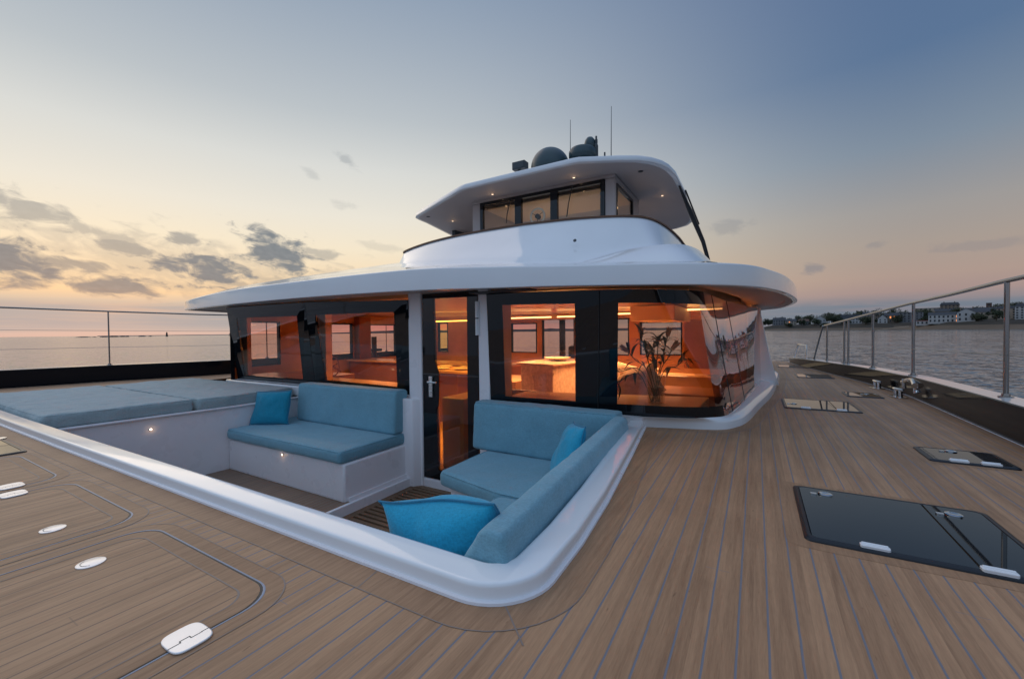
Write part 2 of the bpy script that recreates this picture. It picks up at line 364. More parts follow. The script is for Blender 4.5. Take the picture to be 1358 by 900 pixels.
    for a0, e0, wa, we, tilt, st in blobs:
        da = M('DIVIDE', M('SUBTRACT', az, a0), wa)
        de = M('DIVIDE', M('ADD', M('SUBTRACT', el, e0), M('MULTIPLY', M('SUBTRACT', az, a0), tilt)), we)
        d = M('SQRT', M('ADD', M('MULTIPLY', da, da), M('MULTIPLY', de, de)))
        v = M('ADD', M('SUBTRACT', 1.30, d), M('MULTIPLY', nzc, 3.8))
        mr = n('ShaderNodeMapRange'); mr.interpolation_type = 'SMOOTHSTEP'; mr.inputs[1].default_value = -.10; mr.inputs[2].default_value = .95; mr.inputs[4].default_value = st; L(v, mr.inputs[0])
        cov = mr.outputs[0] if cov is None else M('MAXIMUM', cov, mr.outputs[0])
    # colour of the clouds: bluish grey on the sunset side, mauve grey elsewhere
    n2 = n('ShaderNodeTexNoise'); n2.inputs['Scale'].default_value = 2.6; n2.inputs['Detail'].default_value = 5; L(cv.outputs[0], n2.inputs[0])
    ccl = mix(n2.outputs[0], lin((88,106,122)), lin((128,138,148)))
    cc = mix(tA.outputs[0], lin((118,124,138)), ccl)
    base = mix(M('MULTIPLY', cov, .92), base, cc)
    # streaks in the low bank and haze veil
    cs = n('ShaderNodeCombineXYZ'); L(M('MULTIPLY', az, .12), cs.inputs[0]); L(M('MULTIPLY', el, 1.7), cs.inputs[1])
    n3 = n('ShaderNodeTexNoise'); n3.inputs['Scale'].default_value = 1.0; n3.inputs['Detail'].default_value = 6; n3.inputs['Distortion'].default_value = .8; L(cs.outputs[0], n3.inputs[0])
    bank = M('MULTIPLY', M('SUBTRACT', 1.0, M('ABSOLUTE', M('DIVIDE', M('SUBTRACT', el, 2.6), 2.6)), clamp=True), 1.0)
    s3 = n('ShaderNodeMapRange'); s3.inputs[1].default_value = .42; s3.inputs[2].default_value = .66; L(n3.outputs[0], s3.inputs[0])
    lft = mix(tA.outputs[0], lin((170,148,146)), lin((236,192,160)))
    base = mix(M('MULTIPLY', M('MULTIPLY', bank, s3.outputs[0]), .35), base, lft)
    # physical dusk sky adds its share
    sky = n('ShaderNodeTexSky', sky_type='NISHITA'); sky.sun_disc = False; sky.sun_elevation = R(3); sky.sun_rotation = R(-76); sky.altitude = 0; sky.air_density = 1.2; sky.dust_density = 1.5
    b1 = n('ShaderNodeBackground'); L(sky.outputs[0], b1.inputs[0]); b1.inputs[1].default_value = .05
    b2 = n('ShaderNodeBackground'); L(base, b2.inputs[0]); b2.inputs[1].default_value = 1.07
    ms = n('ShaderNodeMixShader'); ms.inputs[0].default_value = .90; L(b1.outputs[0], ms.inputs[1]); L(b2.outputs[0], ms.inputs[2])
    o = n('ShaderNodeOutputWorld'); L(ms.outputs[0], o.inputs[0])
build_world()

sun = bpy.data.lights.new('sun_lamp', 'SUN'); sun.energy = .5; sun.angle = R(50); sun.color = (1,.80,.62)
so = bpy.data.objects.new('sun_lamp', sun); COL.objects.link(so)
sd = Vector((math.sin(R(-76))*math.cos(R(38)), math.cos(R(-76))*math.cos(R(38)), math.sin(R(38))))
so.rotation_euler = sd.to_track_quat('Z', 'Y').to_euler(); so.location = (-20, 5, 10)

# ------------------------------------------------------------------ sea, land
def sea():
    N = NT('sea_water'); p = N.n('ShaderNodeBsdfPrincipled'); o = N.n('ShaderNodeOutputMaterial'); N.l(p.outputs[0], o.inputs[0])
    p.inputs['Base Color'].default_value = (.085,.125,.155,1); p.inputs['Roughness'].default_value = .10; p.inputs['IOR'].default_value = 1.33
    tc = N.n('ShaderNodeTexCoord')
    def noi(sc, dt, stretch=(1,1,1)):
        mp = N.n('ShaderNodeMapping'); mp.inputs['Scale'].default_value = stretch; mp.inputs['Rotation'].default_value = (0,0,R(25)); N.l(tc.outputs['Object'], mp.inputs[0])
        ns = N.n('ShaderNodeTexNoise'); ns.inputs['Scale'].default_value = sc; ns.inputs['Detail'].default_value = dt; ns.inputs['Roughness'].default_value = .55; N.l(mp.outputs[0], ns.inputs[0])
        sb = N.n('ShaderNodeVectorMath', operation='SUBTRACT'); N.l(ns.outputs['Color'], sb.inputs[0]); sb.inputs[1].default_value = (.5,.5,.5); return sb.outputs[0]
    # wave slopes: ripples, chop and slow swell added straight to the surface normal
    def scl(v, k):
        m_ = N.n('ShaderNodeVectorMath', operation='SCALE'); N.l(v, m_.inputs[0]); m_.inputs['Scale'].default_value = k; return m_.outputs[0]
    def add(a, b):
        m_ = N.n('ShaderNodeVectorMath', operation='ADD'); N.l(a, m_.inputs[0]); N.l(b, m_.inputs[1]); return m_.outputs[0]
    w = add(add(scl(noi(2.2, 5, (1,1.4,1)), 1.1), scl(noi(.62, 4, (1,1.5,1)), .9)), scl(noi(.09, 3), .28))
    sp = N.n('ShaderNodeSeparateXYZ'); N.l(tc.outputs['Object'], sp.inputs[0])
    mr = N.n('ShaderNodeMapRange'); mr.inputs[1].default_value = -20; mr.inputs[2].default_value = 10; mr.inputs[3].default_value = .34; mr.inputs[4].default_value = .85; N.l(sp.outputs['X'], mr.inputs[0])
    ws = N.n('ShaderNodeVectorMath', operation='SCALE'); N.l(w, ws.inputs[0]); N.l(mr.outputs[0], ws.inputs['Scale'])
    fl = N.n('ShaderNodeVectorMath', operation='MULTIPLY'); N.l(ws.outputs[0], fl.inputs[0]); fl.inputs[1].default_value = (1,1,0)
    up = N.n('ShaderNodeVectorMath', operation='ADD'); N.l(fl.outputs[0], up.inputs[0]); up.inputs[1].default_value = (0,0,1)
    nn = N.n('ShaderNodeVectorMath', operation='NORMALIZE'); N.l(up.outputs[0], nn.inputs[0]); N.l(nn.outputs[0], p.inputs['Normal'])
    mb = MB(); S = 40000
    xs = [-S,-4000,-400,0,400,4000,S]
    vs = [(x,y,-2.0) for y in xs for x in xs]; n = len(xs)
    mb.add(vs, [(j*n+i, j*n+i+1, (j+1)*n+i+1, (j+1)*n+i) for j in range(n-1) for i in range(n-1)])
    tag(mb.build('sea', N.m), 'calm rippled sea reflecting the dusk sky', None, kind='structure')
sea()

def pol(az, d, z=0): return Vector((math.sin(R(az))*d, math.cos(R(az))*d, z))

M_land = bsdf('shore_bank', (.036,.031,.023), .95, var=(.03,.35))
M_beach = bsdf('sandy_beach', (.12,.088,.06), .95, var=(.02,.2))
M_farcoast = bsdf('far_coast_blue', (.05,.06,.08), 1)

def shore_dist(az): return 760-9.5*max(min(az, 40), -5)+14*noise.noise(Vector((az*.35, 2, 0)))
def land_z(az, t):
    """ground height above the water at fraction t (0..1) behind the waterline"""
    h = 7.5+ (6.5 if az > 13 else 6.5*max(0, (az-5)/8))*t + 1.2*noise.noise(Vector((az*.5, t*3, 5)))
    k = [0, .12, .2, 1]
    if t < .10: return -2.2+ t/.10*3.0
    if t < .22: return .8+(t-.10)/.12*(5.2)
    return 6.0+(h-6.0)*min(1, (t-.22)/.5)
def land():
    mb = MB(); vs = []; A = [a*.5+.1 for a in range(0, 150)]; T = [0,.05,.10,.14,.18,.22,.32,.45,.6,.8,1,1.6]
    for a in A:
        taper = min(1, max(0, (a+0)/2.0))**.5
        for t in T:
            d = shore_dist(a)+t*160
            z = (land_z(a, min(t, 1))+2.2)*taper-2.2
            if t > 1: z = -2.5
            vs.append(tuple(pol(a, d, z)))
    n = len(T)
    mb.add(vs, [(i*n+j, i*n+j+1, (i+1)*n+j+1, (i+1)*n+j) for i in range(len(A)-1) for j in range(n-1)])
    o = mb.build('land', [M_land, M_beach], smooth=True)
    for i, pl in enumerate(o.data.polygons):
        j = i % (n-1); a = A[i//(n-1)]
        if j < 2 or (j == 2 and 12 < a < 30): pl.material_index = 1
    tag(o, kind='structure')
    mb = MB(); vs = []
    A = [-75+.5*i for i in range(0, 152)]
    for a in A:
        h = (26+12*noise.noise(Vector((a*.22, 0, 3)))+6*noise.noise(Vector((a*.9, 0, 7))))
        if a < -45: h *= max(.12, 1-(-45-a)/14)
        vs += [tuple(pol(a, 4200, -3)), tuple(pol(a, 4260, h*.8)), tuple(pol(a, 4700, h)), tuple(pol(a, 5300, -3))]
    mb.add(vs, [(i*4+j, i*4+j+1, (i+1)*4+j+1, (i+1)*4+j) for i in range(len(A)-1) for j in range(3)])
    tag(mb.build('far_coast', M_farcoast, smooth=True), kind='structure')
land()

# ---- shore houses
M_hw = bsdf('white_render', (.42,.41,.40), .9, var=(.2,.08)); M_hc = bsdf('cream_render', (.36,.30,.24), .9, var=(.2,.08))
M_hg = bsdf('grey_render', (.17,.17,.175), .9, var=(.2,.1)); M_hb = bsdf('stone_wall', (.20,.155,.12), .9, var=(.3,.15))
M_slate = bsdf('slate_roof', (.040,.045,.055), .7, var=(.4,.1)); M_tile = bsdf('brown_roof', (.10,.055,.04), .8, var=(.4,.1))
M_wd = bsdf('dark_window', (.015,.02,.025), .1); M_red = bsdf('red_awning', (.28,.02,.02), .7); M_wlit = emit('lit_window', (1,.35,.12), 1.1)
M_treel = bsdf('shore_foliage', (.030,.040,.018), .9, var=(.6,.4)); M_treel2 = bsdf('shore_foliage_olive', (.045,.050,.022), .9, var=(.6,.4)); M_trunk = bsdf('bark', (.06,.045,.03), .9)

def house(name, az, t, w, h, dep, wall, roof, label, kind='gable', storeys=2, cols=4, rot=0, lit=(), cat='house', gable_front=False, roofh=None, group=None, chim=1):
    d = shore_dist(az)+t*160; z0 = land_z(az, t)-1.0
    b = empty(name, pol(az, d, z0)); b.rotation_euler = (0, 0, -R(az)+R(rot))
    tag(b, label, cat, group)
    h = h+1.0; rh = roofh if roofh is not None else w*.28
    m = MB(); m.box(-w/2, w/2, 0, dep, 0, h)
    if kind == 'gable' and gable_front: m.add([(-w/2,.0,h),(w/2,.0,h),(0,.0,h+rh),(-w/2,dep,h),(w/2,dep,h),(0,dep,h+rh)], [(0,1,2),(3,5,4)])
    m.build('wall', wall, b)
    rf = MB(); e = .4
    if kind == 'gable' and gable_front:
        for sg in (-1, 1): rf.add([(sg*(w/2+e),-e,h-.3),(0,-e,h+rh+.12),(0,dep+e,h+rh+.12),(sg*(w/2+e),dep+e,h-.3),(sg*(w/2+e),-e,h-.05),(0,-e,h+rh+.42),(0,dep+e,h+rh+.42),(sg*(w/2+e),dep+e,h-.05)], [(0,1,2,3),(4,5,6,7),(0,1,5,4),(1,2,6,5),(2,3,7,6),(3,0,4,7)])
    elif kind == 'gable':
        rf.add([(-w/2-e,-e,h),(w/2+e,-e,h),(w/2+e,dep+e,h),(-w/2-e,dep+e,h),(-w/2-e*.5,dep/2,h+rh),(w/2+e*.5,dep/2,h+rh)], [(0,1,5,4),(2,3,4,5),(0,4,3),(1,2,5),(0,3,2,1)])
    elif kind == 'mansard':
        rf.add([(-w/2-e,-e,h),(w/2+e,-e,h),(w/2+e,dep+e,h),(-w/2-e,dep+e,h),(-w/2+1.2,1.2,h+rh),(w/2-1.2,1.2,h+rh),(w/2-1.2,dep-1.2,h+rh),(-w/2+1.2,dep-1.2,h+rh)], [(0,1,5,4),(1,2,6,5),(2,3,7,6),(3,0,4,7),(4,5,6,7),(0,3,2,1)])
    else:
        rf.box(-w/2-.15, w/2+.15, -.15, dep+.15, h, h+.5)
    r = rf.build('roof', roof, b)
    for k in range(chim):
        c = MB(); cx = -w*.3+k*w*.55; c.box(cx-.5, cx+.5, dep*.4, dep*.4+.9, h+rh*.2, h+rh+1.4); c.build('chimney', M_hb, r)
    sh = (h-1.2)/storeys
    for s in range(storeys):
        for k in range(cols):
            wm = MB(); cx = -w/2+(k+.5)*w/cols; ww = min(1.3, w/cols*.5); z = 1.2+s*sh+sh*.25
            wm.box(cx-ww/2, cx+ww/2, -.12, .1, z, z+sh*.55)
            wm.build('window', M_wlit if (s, k) in lit else M_wd, b)
    return b

house('seaside_house', 2.3, .25, 17, 8, 10, M_hg, M_slate, 'long grey house with a dark slate roof, nearest to the white fin of the yacht', cols=5, roofh=4)
house('seaside_house', 3.4, .25, 14, 6, 9, M_hc, M_slate, 'low cream house with one lit window, second from the headland tip', cols=4, roofh=3.4, lit=((1,1),))
house('seaside_house', 4.6, .3, 13, 5.5, 9, M_hg, M_tile, 'low grey house with a brown roof among dark trees', cols=3, roofh=3)
house('seaside_house', 6.1, .28, 13, 7, 10, M_hw, M_slate, 'white house with a steep gable facing the water', gable_front=True, cols=3, roofh=5)
house('seaside_villa', 8.7, .3, 23, 7.5, 11, M_hw, M_slate, 'large white villa with a tall dark mansard roof', kind='mansard', cols=7, roofh=5, chim=2)
house('seaside_house', 10.3, .45, 16, 10, 10, M_hb, M_slate, 'tall brown stone house half behind the steel rail', cols=4, storeys=3, roofh=4)
house('seaside_house', 11.25, .25, 9, 5.5, 8, M_hw, M_slate, 'small white house with a pointed dark gable', gable_front=True, cols=2, roofh=5)
house('seaside_house', 12.0, .28, 15, 9, 9, M_hb, M_slate, 'stone house with two orange lit windows beside the grey block', cols=4, roofh=3.5, lit=((1,1),(1,2)))
house('apartment_block', 13.35, .3, 21, 11.5, 14, M_hg, M_slate, 'plain grey apartment block with a flat roof', kind='flat', cols=6, storeys=4, chim=0, roofh=0, cat='building')
house('seaside_cafe', 14.6, .16, 20, 4.2, 8, M_hw, M_red, 'low waterfront cafe with a dark red roof', kind='flat', cols=6, storeys=1, chim=0, roofh=0, cat='building')
house('grand_hotel', 15.0, .95, 38, 11, 16, M_hc, M_slate, 'large pale hotel block standing highest on the hill', kind='flat', cols=9, storeys=4, chim=0, roofh=0, cat='hotel')
house('grand_hotel_wing', 16.0, 1.0, 17, 14.5, 16, M_hb, M_slate, 'tall brown wing with a mansard top on the right of the hill hotel', kind='mansard', cols=5, storeys=5, chim=2, roofh=3, cat='hotel')
house('seaside_villa', 15.6, .2, 23, 8.5, 11, M_hw, M_slate, 'wide white villa lit orange at one window on the waterfront', cols=7, roofh=3, lit=((0,6),(1,6)), cat='villa')
house('seaside_villa', 17.05, .22, 13, 9.5, 10, M_hw, M_slate, 'narrow white villa with a high gable, right of the wide villa', gable_front=True, cols=3, roofh=4, cat='villa')
house('stone_terrace', 17.3, .9, 60, 7, 10, M_hb, M_slate, 'long brown terrace with a slate roof along the skyline', cols=16, roofh=3.5, chim=2, cat='terrace')
house('seaside_terrace', 18.35, .5, 34, 7, 12, M_hc, M_slate, 'long cream terrace under a dark slate roof left of the near rail post', cols=9, roofh=5, cat='terrace')
house('brick_tower', 18.45, 1.0, 4.5, 14, 4.5, M_tile, M_slate, 'slim brick tower rising over the terraces', kind='flat', cols=1, storeys=3, chim=0, roofh=0, cat='tower')
house('apartment_block', 19.75, .45, 19, 10.5, 14, M_hc, M_slate, 'cream apartment block with rows of windows right of the near rail post', kind='mansard', cols=6, storeys=4, roofh=2.5, cat='building')
house('apartment_block', 20.9, .4, 21, 12, 14, M_hw, M_slate, 'tall white apartment block at the right edge of the picture', kind='mansard', cols=7, storeys=5, roofh=3, cat='building')

def tree(az, t, h, w, mat, label, seed):
    rnd = random.Random(seed); d = shore_dist(az)+t*160
    b = empty('shore_tree', pol(az, d, land_z(az, t)-.5)); tag(b, label, 'tree', 'trees along the shore')
    m = MB(); m.tube([(0,0,0),(rnd.uniform(-.3,.3),0,h*.35),(rnd.uniform(-.6,.6),0,h*.7)], [.45,.3,.12], 6); m.build('trunk', M_trunk, b)
    m = MB(); cl = [(rnd.gauss(0, w*.26), rnd.gauss(0, w*.26), h*rnd.uniform(.38,.88), w*rnd.uniform(.14,.26)) for _ in range(9)]
    for cx, cy, cz, cr in cl:
        for _ in range(70):
            v = Vector((rnd.gauss(0,1), rnd.gauss(0,1), rnd.gauss(0,1))).normalized()*cr*rnd.uniform(.45,1.1)
            c = Vector((cx,cy,cz))+v; s = rnd.uniform(.5,1.1)
            a = Vector((rnd.uniform(-1,1), rnd.uniform(-1,1), rnd.uniform(-1,1))).normalized(); bb = a.orthogonal().normalized()
            m.add([c+a*s, c-a*s*.5+bb*s*.8, c-a*s*.5-bb*s*.8], [(0,1,2)])
    m.build('crown', mat, b)
trs = [(1.2,.3,9,10),(1.9,.5,11,12),(2.6,.6,11,13),(3.0,.3,8,9),(4.2,.6,12,13),(5.0,.6,13,14),(6.6,.6,14,14),(7.1,.6,15,14),(7.6,.25,10,11),(9.2,.6,15,14),(9.7,.55,14,13),(10.0,.2,8,9),(11.0,.6,14,14),(12.35,.25,8,9),(14.35,.2,7,9),(16.5,.5,11,12),(19.0,.6,13,13),(17.7,.6,11,12),(.9,.3,6,8),(1.6,.4,9,11),(2.9,.45,10,12),(4.0,.4,9,12),(4.4,.2,7,9),(5.2,.45,12,13),(5.6,.2,8,9),(6.9,.45,14,13),(7.3,.25,10,11),(7.8,.4,12,13),(8.1,.2,7,9),(9.5,.4,13,14),(9.9,.2,9,11),(10.8,.5,13,12),(11.6,.5,11,12),(12.6,.3,8,8),(14.1,.5,11,13),(14.3,.8,10,13),(16.3,.3,8,9),(16.7,.6,9,13),(17.6,.3,7,12),(17.9,.25,6,11),(18.9,.25,8,10),(19.2,.7,12,13),(20.2,.8,12,14),(22.0,.5,13,14),(24.6,.5,12,14),(3.2,.15,5,7),(6.5,.15,4,7),(12.3,.7,13,14)]
side = ['left of','right of']
for i, (a, t, h, w) in enumerate(trs):
    tree(a, t, h*1.15, w*1.2, (M_treel, M_treel2)[i % 2], 'dark bushy tree among the houses on the distant shore', i)

# ---- rocks and beacon out at sea (left)
M_rock = bsdf('dark_wet_rock', (.025,.025,.028), .6, var=(.2,.3))
for i, (a, d, w, h) in enumerate([(-76.0,1350,26,1.9),(-74.55,1400,15,2.6),(-73.9,1400,22,3.6),(-73.2,1420,14,2.8),(-72.85,1400,8,2.2),(-71.7,1450,18,2.0),(-71.1,1430,8,1.6),(-75.2,1380,9,1.4)]):
    rnd = random.Random(50+i); m = MB(); rings = []
    for k, (s, z) in enumerate(((1,-.8),(1,.1),(.75,.55),(.35,.95))):
        rings.append([(w*.5*s*math.cos(q*math.pi/5)*(1+rnd.uniform(-.25,.25)), w*.22*s*math.sin(q*math.pi/5), 1.0*h*(z+rnd.uniform(-.12,.12))) for q in range(10)])
    m.rings(rings, True, (False, True))
    o = m.build('sea_rock', M_rock); o.location = pol(a, d, -2.0); o.rotation_euler = (0,0,-R(a))
    tag(o, 'low dark rock breaking the surface near the left horizon', 'rock', 'rocks on the left horizon')
b = empty('sea_beacon', pol(-69.78, 1400, -2)); tag(b, 'dark conical sea beacon standing alone on the left horizon', 'beacon')
m = MB(); m.lathe([(2.6,0),(2.3,2),(1.8,6),(1.5,9)], seg=14); m.build('tower', M_rock, b)
m = MB(); m.lathe([(2.0,9.01),(2.0,9.5),(.9,9.5),(.9,10.8),(0.1,11.8)], seg=14); m.build('lantern', M_rock, b)
b = empty('marker_buoy', pol(-64.3, 1250, -2)); tag(b, 'tiny marker buoy on the horizon close to the yacht roof', 'buoy')
m = MB(); m.lathe([(1.3,-.4),(1.5,.8),(.5,1.2)], seg=10); m.build('float', M_rock, b)
m = MB(); m.tube([(0,0,1.1),(0,0,4.4)], .3, 6); m.box(-.7,.7,-.7,.7,4.4,5.6); m.build('top_mark', M_rock, b)

# ================================================================== YACHT
Yt = empty('motor_yacht', (0,0,-2)); Yt.location = (0,0,0)
tag(Yt, 'large white motor catamaran with a teak foredeck, sunken cockpit and lit saloon', 'yacht')

# ---- hull
hull = [(1.80,-5),(1.80,4),(1.79,7),(1.60,8.4),(1.27,10.2),(1.0,12.0),(.9,12.95),(-9.6,12.95),(-9.75,7),(-9.95,4.7),(-10.45,3.6),(-10.75,2.6),(-11.05,1),(-11.15,-5)]
m = MB(); m.rings([[(x*1.0 if x < 0 else x*.93-.0, y, -2.6) for x, y in hull], [(x, y, -.03) for x, y in hull]], True, (True, False))
m.build('hull', M_gel, Yt)

# ---- teak deck (one sheet with the cockpit and house cut out)
m = MB()
zt = 0.0
m.add([(-11.05,-5,zt),(1.66,-5,zt),(1.66,1.10,zt),(-11.05,1.10,zt)], [(0,1,2,3)])
side_in = [(-.72,1.10),(-.93,3.74),(-.84,3.80),(-.46,3.94),(-.23,4.08),(-.13,4.4),(-.03,5.2),(.12,6.38),(.27,8.5),(.30,9.2),(.1,10.2),(.0,12.95)]
side_out = [(1.66,1.10),(1.66,3.70),(1.66,3.74),(1.66,3.88),(1.66,4.02),(1.66,4.35),(1.66,5.2),(1.67,6.38),(1.42,8.5),(1.27,9.2),(1.07,10.2),(.70,12.95)]
n = len(side_in)
m.add([(x,y,zt) for x,y in side_in]+[(x,y,zt) for x,y in side_out], [(i,n+i,n+i+1,i+1) for i in range(n-1)])
lin_in = [(-8.95,1.10),(-8.95,4.4),(-9.0,12.95)]; lo = [(-10.9,1.10),(-10.0,4.4),(-9.55,12.95)]
m.add([(x,y,zt) for x,y in lin_in]+[(x,y,zt) for x,y in lo], [(0,1,4,3),(1,2,5,4)])
m.build('teak_deck', M_teak, Yt, weld=True)

# ---- coaming round the cockpit
arc = [(-.82+.0+.22*math.sin(R(a)), 1.27-.22*math.cos(R(a))) for a in range(0, 91, 9)]
co = [(-10.2,.99),(-6.2,.985),(-4.5,1.0),(-3.0,1.02),(-1.6,1.04)]+[(x,y) for x,y in arc]+[(-.605,1.55),(-.64,2.0),(-.735,2.85),(-.79,3.30),(-.842,3.735)]
inn = offset(co, .135)
def lift(path, z): return [(p[0], p[1], z) for p in path]
H = .062
prof = [(0.0,0.001),(0.001,.006),(.005,H-.016),(.0055,H-.013),(.008,H-.006),(.012,H-.002),(.018,H-.0003),(.021,H),(.112,H+.002),(.116,H+.0018),(.124,H-.001),(.130,H-.006),(.134,H-.014),(.1345,H-.018),(.139,-.80),(.139,-.86)]
m = MB(); m.rings([lift(offset(co, d), z) for d, z in prof], closed=False)
cm = m.build('cockpit_coaming', M_nonskid, Yt, smooth=True, angle=60)
# small bevel line at the foot
m = MB(); m.rings([lift(offset(co, -.014), .0015), lift(offset(co, -.012), .010), lift(offset(co, .003), .011)], closed=False); m.build('coaming_foot', M_gelmat, Yt, smooth=True)
# margin boards around the coaming
mo = offset(co, -.118); mi_ = offset(co, -.012)
m = MB(); m.rings([lift(mi_, .0009), lift(mo, .0009)], closed=False); m.build('margin_board', M_teakp, Yt)
m = MB(); m.rings([lift(offset(co,-.116), .0014), lift(offset(co,-.1200), .0014)], closed=False)
for p, q in (((-.68,1.10),(-.545,.975)), ((-1.17,1.03),(-1.15,.925))):
    a = Vector(p); bq = Vector(q); nn = (bq-a).normalized(); nn = Vector((-nn.y, nn.x))*.0025
    m.add([(a.x-nn.x,a.y-nn.y,.0016),(bq.x-nn.x,bq.y-nn.y,.0016),(bq.x+nn.x,bq.y+nn.y,.0016),(a.x+nn.x,a.y+nn.y,.0016)], [(0,1,2,3)])
m.build('caulking_seam', M_caulkf, Yt)

# ---- cockpit tub
m = MB(); m.box(-5.62,-3.44,1.15,2.72,-.86,-.80); m.build('cockpit_floor', M_teakd, Yt)
m = MB(); m.box(-3.44,-.70,1.15,3.66,-1.0,-.95); m.build('cockpit_sole', M_gelmat, Yt)
m = MB(); m.box(-3.44,-3.40,1.15,3.62,-.95,-.80); m.build('floor_step', M_gelmat, Yt, bevel=.006)
# grating: slats across with open gaps
m = MB()
g0, g1 = 2.0, 3.50; k = 0
y = g0
while y < g1:
    m.box(-3.32, -2.0, y, y+.037, -.925, -.895); y += .066
m.build('grating_slats', M_grate, Yt, bevel=.003)
m = MB(); m.box(-3.40,-3.32,1.9,3.58,-.94,-.894); m.box(-3.32,-2.0,3.505,3.58,-.94,-.894); m.box(-3.32,-2.0,1.9,1.99,-.94,-.894); m.build('grating_frame', M_grate, Yt, bevel=.003)
m = MB(); m.box(-3.39,-1.5,1.9,3.6,-.949,-.9415); m.build('grating_well', M_rub, Yt)
m = MB(); m.box(-3.40,-1.6,1.18,1.9,-.93,-.892); m.build('cockpit_floor', M_teakd, Yt)
# sunpad platform and its front wall
m = MB(); m.prism([(-5.78,1.12),(-5.60,2.74),(-5.56,3.62),(-8.95,3.62),(-8.95,1.12)], -.86, -.055); m.build('sunpad_platform', M_gelmat, Yt, bevel=.012)
m = MB(); m.prism([(-5.745,1.14),(-5.565,2.74),(-5.535,3.60),(-5.585,3.60),(-5.625,2.74),(-5.80,1.14)], -.052, -.030); m.build('platform_lip', M_gelmat, Yt, bevel=.008)
# benches (moulded bases)
m = MB(); m.prism([(-5.60,2.66),(-3.46,2.66),(-3.46,3.62),(-5.60,3.62)], -.81, -.425); m.build('bench_base', M_gelmat, Yt, bevel=.02, smooth=True)
m = MB(); m.prism([(-3.46,2.70),(-3.44,2.70),(-3.44,3.62),(-3.46,3.62)], -.96, -.76); m.build('bench_plinth', M_gelmat, Yt, bevel=.008)
m = MB(); m.prism([(-2.20,2.72),(-1.60,2.62),(-1.60,1.30),(-.84,1.30),(-.90,3.62),(-2.20,3.62)], -.96, -.425); m.build('bench_base', M_gelmat, Yt, bevel=.02, smooth=True)

# ---- courtesy lights
def disc(name, c, nrm, r, mat, parent, depth=.006, seg=18, rim=None):
    nrm = Vector(nrm).normalized(); c = Vector(c)
    m = MB(); m.tube([c, c+nrm*depth], r, seg); o = m.build(name, mat, parent)
    if rim:
        m = MB(); a = nrm.orthogonal().normalized(); b_ = nrm.cross(a)
        rings = [[tuple(c+nrm*dz+(a*math.cos(t)+b_*math.sin(t))*rr) for t in [2*math.pi*k/seg for k in range(seg)]] for rr, dz in ((r*1.02,depth*.3),(r*1.15,depth*1.4),(r*1.5,depth*1.2),(r*1.6,0))]
        m.rings(rings); m.build('bezel', rim, o, smooth=True)
    return o
disc('courtesy_light', (-5.692,1.93,-.17), (1,-.1,0), .012, M_courtesy, Yt, rim=M_steel)
disc('courtesy_light', (-4.47,2.659,-.465), (0,-1,0), .012, M_courtesy, Yt, rim=M_steel)

# ---- house front: lower wall
m = MB()
m.prism([(-7.45,3.67),(-5.60,3.67),(-5.60,3.80),(-7.45,3.80)], -.9, .115)
m.prism([(-5.60,3.63),(-3.28,3.63),(-3.28,3.80),(-5.60,3.80)], -.95, .115)
m.prism([(-2.48,3.585),(-1.4,3.60),(-.85,3.70),(-.85,3.9),(-2.48,3.78)], -.96, .10)
m.build('front_wall', M_gelmat, Yt, bevel=.01)
# plinth ledge under the left windows
m = MB(); m.prism([(-7.60,3.58),(-5.4,3.56),(-5.4,3.69),(-7.60,3.69)], -.03, .112); m.build('window_ledge', M_gel, Yt, bevel=.02, smooth=True)
# white pillars beside the door
m = MB()
m.prism([(-3.47,3.57),(-3.275,3.57),(-3.275,3.78),(-3.47,3.78)], -.96, 1.34)
m.prism([(-2.49,3.57),(-2.355,3.57),(-2.355,3.78),(-2.49,3.78)], -.96, 1.34)
m.build('door_pillar', M_gelmat, Yt, bevel=.012, smooth=True)
m = MB(); m.prism([(-3.62,3.46),(-3.36,3.50),(-3.30,3.575),(-3.30,3.62),(-3.60,3.62)], -.94, .10); m.build('wall_return', M_gelmat, Yt, bevel=.015, smooth=True)
# header above door
m = MB(); m.box(-3.275,-2.49,3.60,3.78,1.285,1.36); m.build('door_header', M_gelmat, Yt)
m = MB(); m.box(-3.275,-2.49,3.58,3.78,-.96,-.80); m.build('door_threshold', M_gelmat, Yt, bevel=.01)
# dark recessed vent in the soffit above the door
m = MB(); m.box(-2.42,-1.75,3.32,3.46,1.222,1.238); m.build('soffit_vent', M_rub, Yt)

# ---- glass panels with black borders
def framed(name, outer, inner, parent, pane_mat, th=.03, label=None, n_in=None):
    """outer/inner: 4 corner points tl,tr,br,bl"""
    o = [Vector(p) for p in outer]; i = [Vector(p) for p in inner]
    nrm = (o[1]-o[0]).cross(o[3]-o[0]).normalized()
    if nrm.y > 0: nrm = -nrm
    back = -nrm*th; m = MB()
    vs = o+i+[p+back for p in o]+[p+back for p in i]
    fs = []
    for k in range(4):
        j = (k+1) % 4
        fs += [(k,j,4+j,4+k),(8+k,12+k,12+j,8+j),(k,8+k,8+j,j),(4+k,4+j,12+j,12+k)]
    m.add(vs, fs); f = m.build(name, M_black, parent)
    pm = MB(); q = [p+back*.12 for p in i]; pm.add(q, [(0,1,2,3)]); pm.build('pane', pane_mat, f)
    if label: f['label'] = label
    return f
